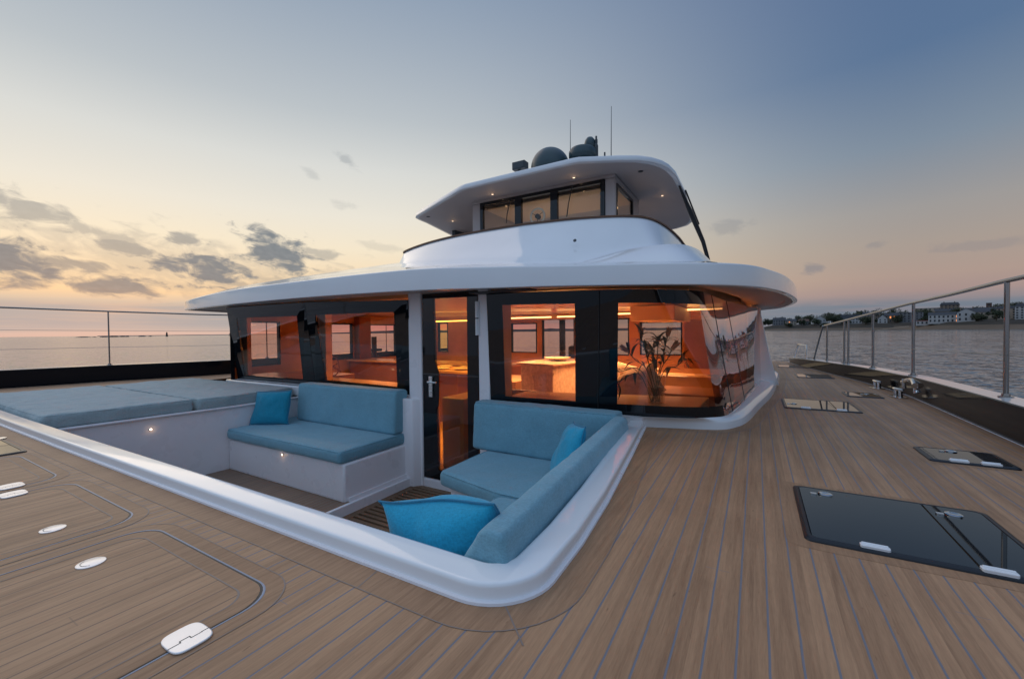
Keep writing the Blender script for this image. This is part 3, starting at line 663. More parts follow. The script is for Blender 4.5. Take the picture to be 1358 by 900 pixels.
# left pair, raked forward
def lerpX(p, q, t): return tuple(p[k]+(q[k]-p[k])*t for k in range(3))
framed('saloon_window', [(-7.45,3.55,1.29),(-5.372,3.55,1.28),(-5.392,3.70,.115),(-7.45,3.70,.115)],
       [(-7.17,3.562,1.115),(-5.58,3.562,1.10),(-5.66,3.688,.190),(-7.22,3.688,.185)], Yt, M_win, label='leftmost saloon window')
framed('saloon_window', [(-5.366,3.55,1.28),(-3.458,3.55,1.225),(-3.44,3.66,.07),(-5.386,3.70,.115)],
       [(-5.165,3.562,1.105),(-3.685,3.562,1.095),(-3.745,3.655,.190),(-5.15,3.688,.205)], Yt, M_win, label='second saloon window from the left, behind the blue bench')
# thin blind box seen at the head of second window
m = MB(); m.box(-4.62,-4.36,3.56,3.60,1.13,1.22); m.build('window_sensor', M_rub, Yt)

# curved right-hand screen
BP = [(-2.355,3.590),(-2.18,3.594),(-1.45,3.64),(-1.07,3.675),(-.70,3.74),(-.47,3.81),(-.33,3.90),(-.235,4.04),(-.185,4.30),(-.125,4.8),(-.05,5.6),(.02,6.4),(.06,7.0)]
TP = [(-2.355,3.53),(-2.17,3.531),(-1.41,3.545),(-1.02,3.565),(-.76,3.59),(-.58,3.66),(-.46,3.76),(-.39,3.92),(-.355,4.25),(-.31,4.9),(-.20,5.7),(-.08,6.4),(.03,7.0)]
TZ = [1.235,1.232,1.212,1.202,1.19,1.18,1.175,1.17,1.165,1.16,1.155,1.15,1.145]
NS = 10
bp = catmull([(x,y,.10) for x,y in BP], NS); tp = catmull([(x,y,z) for (x,y),z in zip(TP,TZ)], NS)
def scr(i, v): a = Vector(bp[i]); b_ = Vector(tp[i]); return a+(b_-a)*v
V = [0,.09,.895,1.0]
def kind_of(seg, row):
    if row in (0, 2) and seg < 7*NS: return 'black'
    if row == 0 and seg >= 7*NS: return 'glass'
    if row == 2: return 'glass'
    if seg < 1*NS or 2*NS <= seg < 3*NS: return 'black'
    return 'glass'
mbk = MB(); p1 = MB(); p2 = MB(); p3 = MB()
NSEG = len(bp)-1
for s in range(NSEG):
    for rw in range(3):
        q = [scr(s,V[rw]), scr(s+1,V[rw]), scr(s+1,V[rw+1]), scr(s,V[rw+1])]
        kd = kind_of(s, rw)
        if kd == 'black': mbk.add(q, [(0,1,2,3)])
        elif s < 3*NS: p1.add(q, [(0,1,2,3)])
        elif s < 6.4*NS: p2.add(q, [(0,1,2,3)])
        else: p3.add(q, [(0,1,2,3)])
fr = mbk.build('wraparound_windscreen', M_black, Yt, smooth=True, weld=True, angle=60)
fr['label'] = 'black bordered saloon windscreen curving round to the side deck'
p1.build('pane', M_win, fr, smooth=True, weld=True); p2.build('pane', M_winR, fr, smooth=True, weld=True); p3.build('mirrored_pane', M_winS, fr, smooth=True, weld=True)
# seams in the side glass
for i in (8*NS, 9*NS+3):
    m = MB(); m.tube([scr(i,0), scr(i,.5), scr(i,1)], .004, 6); m.build('glass_seam', M_rub, fr)
m = MB(); m.tube([scr(int(2.55*NS),0)+Vector((0,-.009,0)), scr(int(2.55*NS),1)+Vector((0,-.009,0))], .003, 6); m.build('glass_seam', M_rub, fr)

# plinth round the right-hand side
PO = [(-1.02,3.62),(-.85,3.735),(-.42,3.865),(-.26,3.93),(-.165,4.06),(-.07,4.37),(.04,5.21),(.19,6.38),(.33,8.2),(.36,9.0),(.28,9.6),(.12,10.4)]
PI = [(-1.05,3.60),(-.86,3.68),(-.47,3.80),(-.34,3.89),(-.25,4.02),(-.20,4.28),(-.14,4.8),(0,6.2),(.07,7.3),(.06,8.5),(0,9.4),(-.05,10.4)]
po = catmull([(x,y,0) for x,y in PO], 5); pi_ = catmull([(x,y,0) for x,y in PI], 5)
m = MB(); rr = []
for wgt, z in ((-.0,.001),(.03,.02),(.06,.055),(.16,.075),(.55,.09),(1.0,.105),(1.6,.106)):
    rr.append([(a[0]+(b_[0]-a[0])*wgt, a[1]+(b_[1]-a[1])*wgt, z) for a, b_ in zip(po, pi_)])
m.rings(rr, closed=False); m.build('house_plinth', M_gel, Yt, smooth=True, angle=50)
# teak margin beside the plinth
pm = offset(po, -.10); pm0 = offset(po, .01)
m = MB(); m.rings([lift(pm0, .0014), lift(pm, .0014)], closed=False); m.build('margin_board', M_teakp, Yt)
m = MB(); m.rings([lift(offset(po,-.0985), .0019), lift(offset(po,-.1025), .0019)], closed=False); m.build('caulking_seam', M_caulk, Yt)

# fin at the end of the side glass
m = MB()
fin = [(-.12,7.00,1.14),(.055,7.02,1.16),(.062,7.02,1.06),(.10,7.03,.85),(.155,7.06,.55),(.21,7.10,.30),(.262,7.16,.10),(.29,7.2,.03),(-.12,7.06,.03)]
m.add([(x,y,z) for x,y,z in fin]+[(x-.01,y+.22,z) for x,y,z in fin], [tuple(range(9)), tuple(range(17,8,-1))]+[(i,(i+1)%9,9+(i+1)%9,9+i) for i in range(9)])
m.build('side_fin', M_gel, Yt, bevel=.012)
# house side and aft walls
m = MB()
m.prism([(.0,7.15),(.02,7.2),(.0,9.5),(-.06,9.5),(-.06,7.15)], -.85, 1.25); m.build('side_wall', M_gel, Yt)
m = MB()
m.prism([(-7.455,3.60),(-7.465,3.60),(-8.86,4.46),(-8.86,4.498),(-7.455,3.66)], .0, 1.30)
m.build('chamfer_glass', M_black, Yt)

# ---- door
dr = framed('saloon_door', [(-3.262,3.585,1.283),(-2.502,3.585,1.275),(-2.515,3.585,-.79),(-3.272,3.585,-.79)],
            [(-3.10,3.585,1.225),(-2.640,3.585,1.22),(-2.650,3.585,-.685),(-3.06,3.585,-.685)], Yt, M_door, label='black framed glass door with amber tint')
# diagonal black lock patch
m = MB(); m.add([(-3.105,3.582,.62),(-3.105,3.582,-.02),(-3.045,3.582,.03),(-3.03,3.582,.12),(-3.03,3.582,.42),(-3.095,3.582,.55)], [(0,1,2,3,4,5)]); m.build('lock_plate', M_black, dr)
m = MB(); m.box(-3.165,-3.115,3.560,3.583,.13,.36); m.tube([(-3.14,3.58,.30),(-3.14,3.53,.30)], .012, 10); m.tube([(-3.155,3.53,.30),(-3.03,3.53,.30)], [.012,.010], 10); m.tube([(-3.14,3.558,.19),(-3.14,3.55,.19)], .012, 10)
m.build('handle', M_steel2, dr, bevel=.003)
for z in (1.08, .90):
    m = MB(); m.box(-2.51,-2.47,3.548,3.583,z-.085,z+.085); m.tube([(-2.49,3.545,z-.085),(-2.49,3.545,z+.085)], .012, 10); m.build('hinge', M_gel, dr, bevel=.003)

# ---- roof, terrace and flybridge coaming
O  = [(-9.3,12.95),(-9.3,7),(-9.15,4.9),(-8.80,3.72),(-8.52,3.42),(-6.8,3.23),(-4.82,3.13),(-3.06,3.11),(-2.18,3.20),(-1.41,3.28),(-.51,3.47),(-.07,3.82),(.14,4.34),(.29,4.95),(.41,5.84),(.41,6.5),(.32,7.3),(.08,8.0),(.02,9.6),(0,12.95)]
OB = [1.25,1.27,1.28,1.285,1.285,1.29,1.29,1.27,1.25,1.23,1.20,1.19,1.19,1.18,1.17,1.16,1.15,1.15,1.15,1.15]
OT = [1.45,1.45,1.45,1.445,1.445,1.50,1.50,1.485,1.45,1.405,1.372,1.366,1.36,1.35,1.325,1.275,1.24,1.22,1.22,1.22]
I  = [(-7.7,12.95,2.2),(-7.4,8.5,2.34),(-6.95,7.25,2.33),(-6.35,6.42,2.29),(-6.12,6.08,2.24),(-5.25,5.46,2.06),(-4.3,5.12,1.92),(-3.2,4.98,1.82),(-2.5,4.93,1.74),(-1.85,4.93,1.66),(-1.15,4.98,1.60),(-.62,5.15,1.56),(-.38,5.6,1.53),(-.30,6.2,1.50),(-.28,7.0,1.48),(-.28,8,1.45),(-.28,9,1.42),(-.3,10,1.42),(-.3,11,1.42),(-.3,12.95,1.42)]
T  = [(-7.6,12.95,2.5),(-7.3,8.5,2.48),(-6.85,7.2,2.47),(-6.25,6.4,2.455),(-5.98,6.12,2.45),(-5.1,5.78,2.45),(-4.2,5.60,2.45),(-3.2,5.56,2.45),(-2.7,5.61,2.45),(-2.2,5.70,2.45),(-1.62,5.93,2.45),(-1.34,6.2,2.44),(-1.21,6.75,2.43),(-1.16,7.6,2.42),(-1.15,8.2,2.40),(-1.15,9,2.38),(-1.15,10,2.35),(-1.15,11,2.35),(-1.15,12,2.35),(-1.15,12.95,2.35)]
def lp(a, b_, t): return tuple(a[k]+(b_[k]-a[k])*t for k in range(3))
Ma = [lp(I[i], T[i], .10) for i in range(20)]; Mb = [lp(I[i], T[i], .16) for i in range(20)]
ov = {9: ((-1.92,5.06,1.72),(-1.90,5.12,1.76)), 10: ((-1.30,5.25,1.86),(-1.36,5.62,1.92)), 11: ((-.84,5.36,1.88),(-1.10,5.85,1.93)), 12: ((-.66,5.80,1.88),(-1.04,6.3,1.92)), 13: ((-.60,6.4,1.86),(-1.02,6.9,1.9)), 14: ((-.56,7.2,1.82),(-1.0,7.8,1.88)), 15: ((-.54,8.2,1.78),(-1.0,8.6,1.84)), 16: ((-.52,9.2,1.74),(-1.0,9.5,1.8))}
for k_, (a, b_) in ov.items(): Ma[k_] = a; Mb[k_] = b_
for k_ in (17,18,19): Ma[k_] = (-.5, I[k_][1], 1.7); Mb[k_] = (-1.0, I[k_][1], 1.78)
U = 6
def cr(L3): return catmull(L3, U)
o3b = cr([(x,y,z) for (x,y),z in zip(O,OB)]); o3t = cr([(x,y,z) for (x,y),z in zip(O,OT)])
def inset(ring, d, dz):
    off = offset([(p[0],p[1]) for p in ring], d)
    return [(a[0],a[1],p[2]+dz) for a, p in zip(off, ring)]
I3 = cr(I); T3 = cr(T); A3 = cr(Ma); B3 = cr(Mb)
rows = [inset(o3b,.045,-.002), inset(o3b,.010,-.001), inset(o3b,.003,.001), inset(o3b,.0,.005), inset(o3b,.0,.007), inset(o3t,.010,-.014), inset(o3t,.0105,-.012), inset(o3t,.013,-.005), inset(o3t,.019,-.001), inset(o3t,.026,.0015), inset(o3t,.030,.002)]
for t in (.15,.4,.7,.9): rows.append([ (a[0]+(b_[0]-a[0])*t, a[1]+(b_[1]-a[1])*t, a[2]+(b_[2]-a[2])*(t**.78)) for a, b_ in zip(rows[10], I3)])
rows.append(I3)
m = MB(); m.rings(rows, closed=False); m.build('saloon_roof', M_gel, Yt, smooth=True, angle=40)
# soffit sheet
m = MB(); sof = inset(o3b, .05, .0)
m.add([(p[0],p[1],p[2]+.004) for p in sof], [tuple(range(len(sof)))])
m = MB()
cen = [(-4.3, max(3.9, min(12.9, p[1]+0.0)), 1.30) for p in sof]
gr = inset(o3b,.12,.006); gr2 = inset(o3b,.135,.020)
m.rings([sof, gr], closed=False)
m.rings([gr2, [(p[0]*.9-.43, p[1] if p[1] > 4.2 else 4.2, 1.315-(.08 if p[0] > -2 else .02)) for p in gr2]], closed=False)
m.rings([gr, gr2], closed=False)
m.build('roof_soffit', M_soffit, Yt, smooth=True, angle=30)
# shoulder + coaming
m = MB(); rws = [I3, A3]
rws += [[lp(a, b_, t) for a, b_ in zip(A3, B3)] for t in (.5,)]+[B3]
for t in (.15,.35,.6,.85,.97,1.0):
    rws.append([(a[0]+(b_[0]-a[0])*t**.95, a[1]+(b_[1]-a[1])*(t**.92), a[2]+(b_[2]-a[2])*t) for a, b_ in zip(B3, T3)])
m.rings(rws, closed=False)
fc = m.build('flybridge_coaming', M_gel, Yt, smooth=True, angle=55)
# teak coloured cap rail on top + inner face
m = MB()
t_in = [( (a[0], a[1]) ) for a in T3]; ti = offset(t_in, .10)
m.rings([[(p[0],p[1],p[2]-.004) for p in inset(T3,-.022,0)], inset(T3,-.022,.022), [(a[0],a[1],p[2]+.026) for a, p in zip(ti, T3)], [(a[0],a[1],p[2]-.5) for a, p in zip(ti, T3)]], closed=False)
m.build('cap_rail', teak('teak_cap_rail', planks=False, base=((.20,.10,.06),(.12,.06,.035))), fc, smooth=True, angle=30)
m = MB(); m.add([(-7.4,12.95,2.1),(-7.2,8.4,2.1),(-5.2,5.9,2.1),(-2.2,5.8,2.1),(-1.3,6.8,2.1),(-1.2,12.95,2.1)], [(0,1,2,3,4,5)]); m.build('flybridge_floor', M_gelmat, Yt)
# tiny vent mark on the slope
disc('drain_fitting', (-2.08,5.25,2.045), (.05,-.8,.5), .022, M_grey, Yt, depth=.012)

# ---- wheelhouse on the flybridge
WY = 7.60
m = MB()
def wbox(x0,x1,z0,z1): m.box(x0,x1,WY,WY+.08,z0,z1)
wbox(-5.42,-2.22,2.1,2.90); wbox(-5.42,-2.22,3.645,3.72); wbox(-5.42,-5.20,2.90,3.645); wbox(-2.42,-2.22,2.90,3.645)
m.box(-2.30,-2.222,WY+.08,9.4,2.1,2.90); m.box(-2.30,-2.222,WY+.08,9.4,3.56,3.70); m.box(-2.30,-2.222,8.86,9.4,2.90,3.56)
m.box(-5.42,-5.34,WY+.08,9.4,2.1,3.70)
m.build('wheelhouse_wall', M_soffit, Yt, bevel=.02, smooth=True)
wf = MB()
for x0,x1,z0,z1 in ((-5.20,-2.42,3.585,3.645),(-5.20,-2.42,2.90,2.93),(-5.20,-5.13,2.93,3.585),(-2.50,-2.42,2.93,3.585),(-4.33,-4.18,2.93,3.585),(-3.52,-3.37,2.93,3.585)):
    wf.box(x0,x1,WY-.015,WY+.06,z0,z1)
wfo = wf.build('windscreen_frame', M_black, Yt)
for x0,x1 in ((-5.13,-4.33),(-4.18,-3.52),(-3.37,-2.50)):
    p = MB(); p.add([(x0,WY+.02,2.93),(x1,WY+.02,2.93),(x1,WY+.02,3.585),(x0,WY+.02,3.585)], [(0,1,2,3)]); p.build('pane', M_fly, wfo)
m = MB(); X = -2.222
for y0,y1,z0,z1 in ((7.68,8.86,3.50,3.56),(7.68,8.86,2.90,2.93),(7.68,7.72,2.93,3.50),(8.80,8.86,2.93,3.50)): m.box(X-.04,X+.012,y0,y1,z0,z1)
sf = m.build('side_window_frame', M_black, Yt)
m = MB(); m.add([(X-.01,7.72,2.93),(X-.01,8.80,2.93),(X-.01,8.80,3.50),(X-.01,7.72,3.50)], [(0,1,2,3)]); m.build('pane', M_fly, sf)
m = MB(); m.box(-5.3,-2.32,WY+.35,9.3,3.60,3.62); m.build('wheelhouse_ceiling', M_cream, Yt)
m = MB(); m.box(-4.6,-2.6,WY+.15,WY+.65,2.1,2.86); m.build('helm_console', M_grey, Yt, bevel=.03)
m = MB(); m.box(-2.9,-2.62,WY+.1,WY+.13,2.93,3.0); m.build('mullion_trim', M_wood, Yt)
# steering wheel
sw = MB(); c = Vector((-3.85,7.68,3.19)); rr = []
for k in range(36):
    a = 2*math.pi*k/36; ctr = Vector((math.cos(a)*.155,0,math.sin(a)*.155)); er = ctr.normalized()
    rr.append([tuple(c+ctr+er*math.cos(q)*.019+Vector((0,1,0))*math.sin(q)*.012) for q in [2*math.pi*j/8 for j in range(8)]])
rr.append(rr[0]); sw.rings(rr, True); swo = sw.build('steering_wheel', bsdf('wheel_white', (.92,.92,.90), .3), Yt, smooth=True)
m = MB()
for k in range(3):
    a = 2*math.pi*k/3+.5; m.tube([c, c+Vector((math.cos(a)*.15,0,math.sin(a)*.15))], .006, 6)
m.tube([c+Vector((0,-.02,0)), c+Vector((0,.06,-.01))], .05, 14); m.build('hub', M_rub, swo)

# ---- hardtop
HT = [(-7.9,12.6),(-7.82,9.95),(-7.44,8.35),(-7.40,8.05),(-7.34,7.86),(-7.20,7.74),(-5.15,6.80),(-5.0,6.765),(-2.70,6.73),(-2.58,6.745),(-1.95,7.06),(-1.70,7.22),(-1.52,7.42),(-1.40,7.64),(-1.33,7.88),(-1.28,8.3),(-1.28,9.5),(-1.40,11.7),(-1.46,12.05),(-1.62,12.4),(-1.95,12.65),(-4.5,12.75)]
ht = HT
hb = [(p[0],p[1],3.70) for p in ht]
cxx = Vector((-4.5, 9.7, 0))
def hs(s, z, b0=0): return [(cxx.x+(p[0]-cxx.x)*s, cxx.y+(p[1]-cxx.y)*s, z) for p in ht]
m = MB(); m.rings([hs(.975,3.698), hs(.996,3.700), hs(.999,3.703), hs(1.0,3.708), hs(.996,3.785), hs(.994,3.792), hs(.989,3.797), hs(.90,3.84), hs(.6,3.91), hs(.3,3.94)], True, (False, True))
hto = m.build('hardtop', M_gel, Yt, smooth=True, angle=40)
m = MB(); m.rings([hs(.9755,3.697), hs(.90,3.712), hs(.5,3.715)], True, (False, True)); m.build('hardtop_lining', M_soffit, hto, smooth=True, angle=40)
for x,y_ in ((-2.94,7.39),(-4.74,7.38),(-6.75,8.6),(-1.73,9.38)):
    disc('downlight', (x,y_,3.708), (0,0,-1), .022, M_spot, hto, rim=M_steel)
for x,y_ in ((-7.0,7.95),(-1.80,7.75)):
    disc('vent_dark', (x,y_,3.708), (0,0,-1), .045, M_rub, hto)
m = MB(); m.prism([(-7.4,9.4),(-7.3,9.4),(-7.2,11.6),(-7.3,11.6)], 2.4, 3.71); m.build('hardtop_post', M_grey, hto)
# black strut on the right
m = MB(); m.tube([(-1.32,8.9,3.70),(-1.22,9.9,3.36),(-1.14,11.4,3.03),(-1.06,12.6,2.45)], [.02,.055,.05,.045], 10); m.tube([(-1.27,9.4,3.74),(-1.18,10.9,3.36)], .018, 8)
m.build('support_strut', M_rub, hto, smooth=True)
# ---- things fixed on the hardtop
dm = MB(); prof = [(.36,-.55),(.36,-.25),(.40,-.18),(.425,0)]+[(.425*math.cos(R(a)), .425*math.sin(R(a))) for a in range(6, 90, 7)]+[(.002,.425)]
dm.lathe(prof, (-3.96,8.55,4.48), 40); dm.build('satellite_dome', M_dome, hto, smooth=True)
dm = MB(); dm.lathe([(.12,-.55),(.12,-.08),(.24,-.07),(.285,-.03),(.29,.0),(.29,.10),(.25,.155),(.10,.17),(.001,.171)], (-3.20,8.55,4.56), 32)
dm.box(-3.45,-2.97,8.53,8.57,4.53,4.55); dm.build('radar_dome', M_dome, hto, smooth=True)
dm = MB(); dm.lathe([(.10,-.6),(.10,0),(.115,.02),(.118,.13),(.10,.20),(.06,.25),(.001,.265)], (-3.06,8.62,4.70), 24); dm.build('capsule_antenna', M_dome, hto, smooth=True)
dm = MB(); dm.tube([(-2.93,8.62,3.9),(-2.93,8.62,4.75),(-2.92,8.62,4.84)], [.05,.05,.012], 10); dm.tube([(-2.92,8.62,4.80),(-2.92,8.62,4.88)], .03, 10); dm.tube([(-2.92,8.62,4.88),(-2.92,8.62,4.95)], .02, 10); dm.tube([(-3.06,8.6,4.6),(-2.85,8.6,4.42)], .05, 8); dm.build('light_mast', M_grey, hto)
dm = MB(); dm.box(-3.06,-2.99,8.52,8.54,4.66,4.68); dm.build('indicator', M_led_y, hto)
for x, zt_ in ((-3.46,5.38),(-2.565,5.42)):
    dm = MB(); dm.tube([(x,8.5,3.9),(x,8.5,4.5),(x+.01,8.5,zt_)], [.014,.009,.005], 8); dm.build('whip_antenna', M_grey, hto)
dm = MB(); dm.tube([(-2.70,8.5,3.9),(-2.70,8.5,4.52)], .017, 8); dm.build('stub_antenna', M_grey, hto)
dm = MB(); dm.box(-4.84,-4.52,8.38,8.58,4.55,4.72); dm.tube([(-4.72,8.5,3.9),(-4.72,8.5,4.62)], .04, 8); dm.box(-4.82,-4.54,8.373,8.38,4.57,4.70)
dm.build('searchlight', M_grey, hto, bevel=.02)

m = MB(); m.tube([(-3.05,7.575,3.63),(-3.12,7.56,3.30),(-3.16,7.56,3.05)], .010, 6); m.build('windscreen_wiper', M_rub, Yt)
m = MB(); m.tube([(-4.42,7.575,3.63),(-4.50,7.56,3.30),(-4.52,7.56,3.12)], .010, 6); m.build('windscreen_wiper', M_rub, Yt)
jn = MB()
for k_ in (10*U+3,):
    pts = [Vector(rw[k_])+Vector((0,0,.0015)) for rw in rows[9:]]; jn.tube([tuple(p) for p in pts], .0022, 5)
jn.build('panel_joint', M_grey, Yt)
# ---- bulwarks and rails
def bulwark(inner, outer, zt, mat, label):
    m = MB(); r0=[(x,y,.0) for x,y in inner]
    sg = 1 if inner[0][0] > 0 else -1
    r1=[(x-sg*.012,y,z*.5) for (x,y),z in zip(inner,zt)]; r2=[(x-sg*.02,y,z-.008) for (x,y),z in zip(inner,zt)]
    r3=[(x-sg*.012,y,z) for (x,y),z in zip(inner,zt)]; r4=[(x,y,z+.006) for (x,y),z in zip(outer,zt)]; r5=[(x+sg*.02,y,z-.02) for (x,y),z in zip(outer,zt)]; r6=[(x,y,-.1) for x,y in outer]
    m.rings([r0,r1,r2,r3], closed=False); m.rings([r3,r4,r5,r6], closed=False, mi=1)
    o = m.build('bulwark', [mat, M_gel], Yt, smooth=True, angle=30); o['label'] = label; return o
bi = catmull([(1.63,-5,0),(1.63,0,0),(1.63,4,0),(1.635,6.4,0),(1.60,7.3,0),(1.42,8.5,0),(1.25,9.35,0),(1.05,10.4,0),(.85,11.5,0),(.72,12.4,0)], 4)
bo = catmull([(1.79,-5,0),(1.79,0,0),(1.79,4,0),(1.79,6.4,0),(1.76,7.3,0),(1.58,8.5,0),(1.41,9.35,0),(1.20,10.4,0),(1.0,11.5,0),(.86,12.4,0)], 4)
bz = [t[2] for t in catmull([(0,0,v) for v in (.31,.30,.288,.262,.242,.236,.22,.20,.17,.13)], 4)]
bulwark([p[:2] for p in bi], [p[:2] for p in bo], bz, M_blackgel, 'black gloss bulwark beside the right side deck')
li = [(-11.0,-5),(-10.9,.5),(-10.78,1.7),(-10.5,3.0),(-9.95,4.3),(-9.7,5.5),(-9.6,8),(-9.4,12.5)]; lo_ = [(x-.2,y) for x,y in li]
bulwark(li, lo_, [.30]*8, M_blackgel, 'black bulwark along the left side deck')
m = MB(); m.rings([[(x+.012,y,.004) for x,y in [p[:2] for p in bi]], [(x-.018,y,.005) for x,y in [p[:2] for p in bi]]], closed=False); m.build('deck_edge_trim', M_gelmat, Yt)

def rail(name, top, posts, wires, label, r=.018):
    e = empty(name, (0,0,0), Yt); e['label'] = label
    m = MB(); m.tube(top, r, 12); m.build('top_rail', M_post, e, smooth=True)
    for b_, t_ in posts:
        m = MB(); m.tube([b_, t_], .0165 if r > .015 else .012, 10); bv = Vector(b_)
        m.lathe([(.045,0),(.045,.008),(.026,.012),(.024,.03),(.0166,.032)], tuple(bv), 16, caps=(True, False)); m.build('stanchion', M_post, e, smooth=True)
    for w in wires:
        m = MB(); m.tube(w, .0035, 6); m.build('guard_wire', M_wire, e)
def rx(y):  # x of right rail line
    if y < 6.6: return 1.72
    return 1.72-(y-6.6)*.105-(y-6.6)**2*.006
rt = [(rx(y), y, z) for y, z in ((-4,1.32),(0,1.28),(3,1.235),(4.95,1.21),(6,1.18),(7.1,1.145),(8.3,1.065),(9.4,.985),(10.6,.90))]
rail('right_guard_rail', rt, [((rx(y),y,zb),(rx(y)+dx,y+dy,zt2)) for y,zb,zt2,dx,dy in ((-1.6,.305,1.3,0,0),(1.6,.298,1.25,0,0),(4.86,.284,1.21,0,0),(6.98,.252,1.145,0,0),(8.25,.240,1.06,0,0),(9.3,.222,.99,0,0),(9.5,.222,.975,0,0))]+[((rx(10.45),10.45,.20),(rx(10.45),10.45,.905)),((rx(11.3),11.3,.17),(rx(10.75),10.65,.90))],
     [[(rx(y),y,z) for y,z in ((-4,.64),(1.6,.63),(4.95,.62),(7.1,.58),(8.35,.54),(9.3,.5),(11.3,.42))],[(rx(y),y,z) for y,z in ((7.1,.86),(8.35,.80),(9.3,.74),(10.6,.66))]], 'polished steel guard rail along the right side deck')
m = MB(); m.tube([(.80,12.3,.15),(.86,12.0,.47),(.98,11.5,.47),(.98,11.5,.15)], .016, 8); m.build('boarding_rail', M_steel, Yt, smooth=True)
lt = [(-11.2,-4,1.36),(-10.95,.5,1.345),(-10.75,1.69,1.34),(-10.60,3.0,1.315),(-10.1,4.3,1.28),(-9.78,5.5,1.27),(-9.7,8,1.27),(-9.5,12,1.27)]
rail('left_guard_rail', lt, [((x,y,.30),(x,y,zt2)) for x,y,zt2 in ((-11.05,-1.5,1.35),(-10.60,3.0,1.315),(-9.78,5.5,1.27),(-9.65,9,1.27))],
     [[(p[0],p[1],.30+(p[2]-.30)*f) for p in lt] for f in (.64,.33)], 'thin steel guard rail beyond the sunpads', r=.015)

# ---- deck hatches
def hatch(x0,x1,y0,y1, label, split=None, latches=(), hinges=(), mirrors=()):
    e = empty('deck_hatch', (0,0,0), Yt); e['label'] = label
    m = MB(); m.rings([[(p[0],p[1],z) for p in rrect(x0+d,x1-d,y0+d,y1-d,.03)] for d, z in ((-.012,.001),(-.010,.007),(.0,.012),(.012,.013),(.016,.006))]); m.build('frame', M_alu, e)
    sp = ([x0+.016]+([split] if split else [])+[x1-.016])
    for a, b_ in zip(sp[:-1], sp[1:]):
        g = .004 if split else 0
        m = MB(); m.prism(rrect(a+(g if a != sp[0] else 0), b_-(g if b_ != sp[-1] else 0), y0+.016, y1-.016, .02 if not split else .008), .002, .0115); m.build('lid_glass', M_hatch, e)
    for x,y_ in latches:
        m = MB(); m.lathe([(.030,.0118),(.030,.017),(.022,.020),(.012,.0165),(.001,.0165)], (x,y_,0), 24); m.build('latch', M_steel, e, smooth=True)
        m = MB(); m.prism(rrect(x-.063,x-.037,y_-.028,y_-.008,.004), .0118,.018); m.build('vent_catch', M_steel2, e)
    for x,y_ in hinges:
        m = MB(); m.prism(rrect(x-.045,x+.045,y_-.018,y_+.012,.008), .008,.022); m.tube([(x-.04,y_+.002,.022),(x+.04,y_+.002,.022)], .006, 8); m.build('hinge', M_gel, e, bevel=.003)
    return e
hatch(.18,.885,2.035,2.69,'black hatch nearest the camera with two latches and white hinges',split=.675,latches=((.30,2.60),(.76,2.585)),hinges=((.39,2.055),(.715,2.05)))
hatch(.965,1.345,3.62,3.97,'small half-mirrored hatch near the right bulwark',latches=((1.13,3.90),),hinges=((1.09,3.635),(1.23,3.635)))
hatch(.27,.91,5.33,6.0,'mirror-bright hatch just past the curved windscreen',split=.72,latches=((.36,5.6),),hinges=((.45,5.34),(.75,5.34)))
hatch(.98,1.32,6.55,6.95,'narrow hatch beside the steel mooring cleats',latches=((1.2,6.8),))
hatch(.62,1.13,8.75,9.35,'pale reflecting hatch well down the side deck',split=.85)
hatch(.42,.95,10.9,11.5,'farthest hatch at the end of the side deck',split=.75)
# plain margin around nearest hatch
def flat_margin(x0,x1,y0,y1,w):
    m = MB(); a = rrect(x0-.012,x1+.012,y0-.012,y1+.012,.03); b_ = rrect(x0-w,x1+w,y0-w,y1+w,.03+w*.4)
    m.rings([lift(b_,.0008), lift(a,.0008)]); m.build('margin_board', M_teakp, Yt)
flat_margin(.18,.885,2.035,2.69,.075); flat_margin(.965,1.345,3.62,3.97,.06)
# small glass hatch far left on the foredeck
hatch(-5.35,-4.66,.45,.84,'small dark hatch in the foredeck at the left edge')

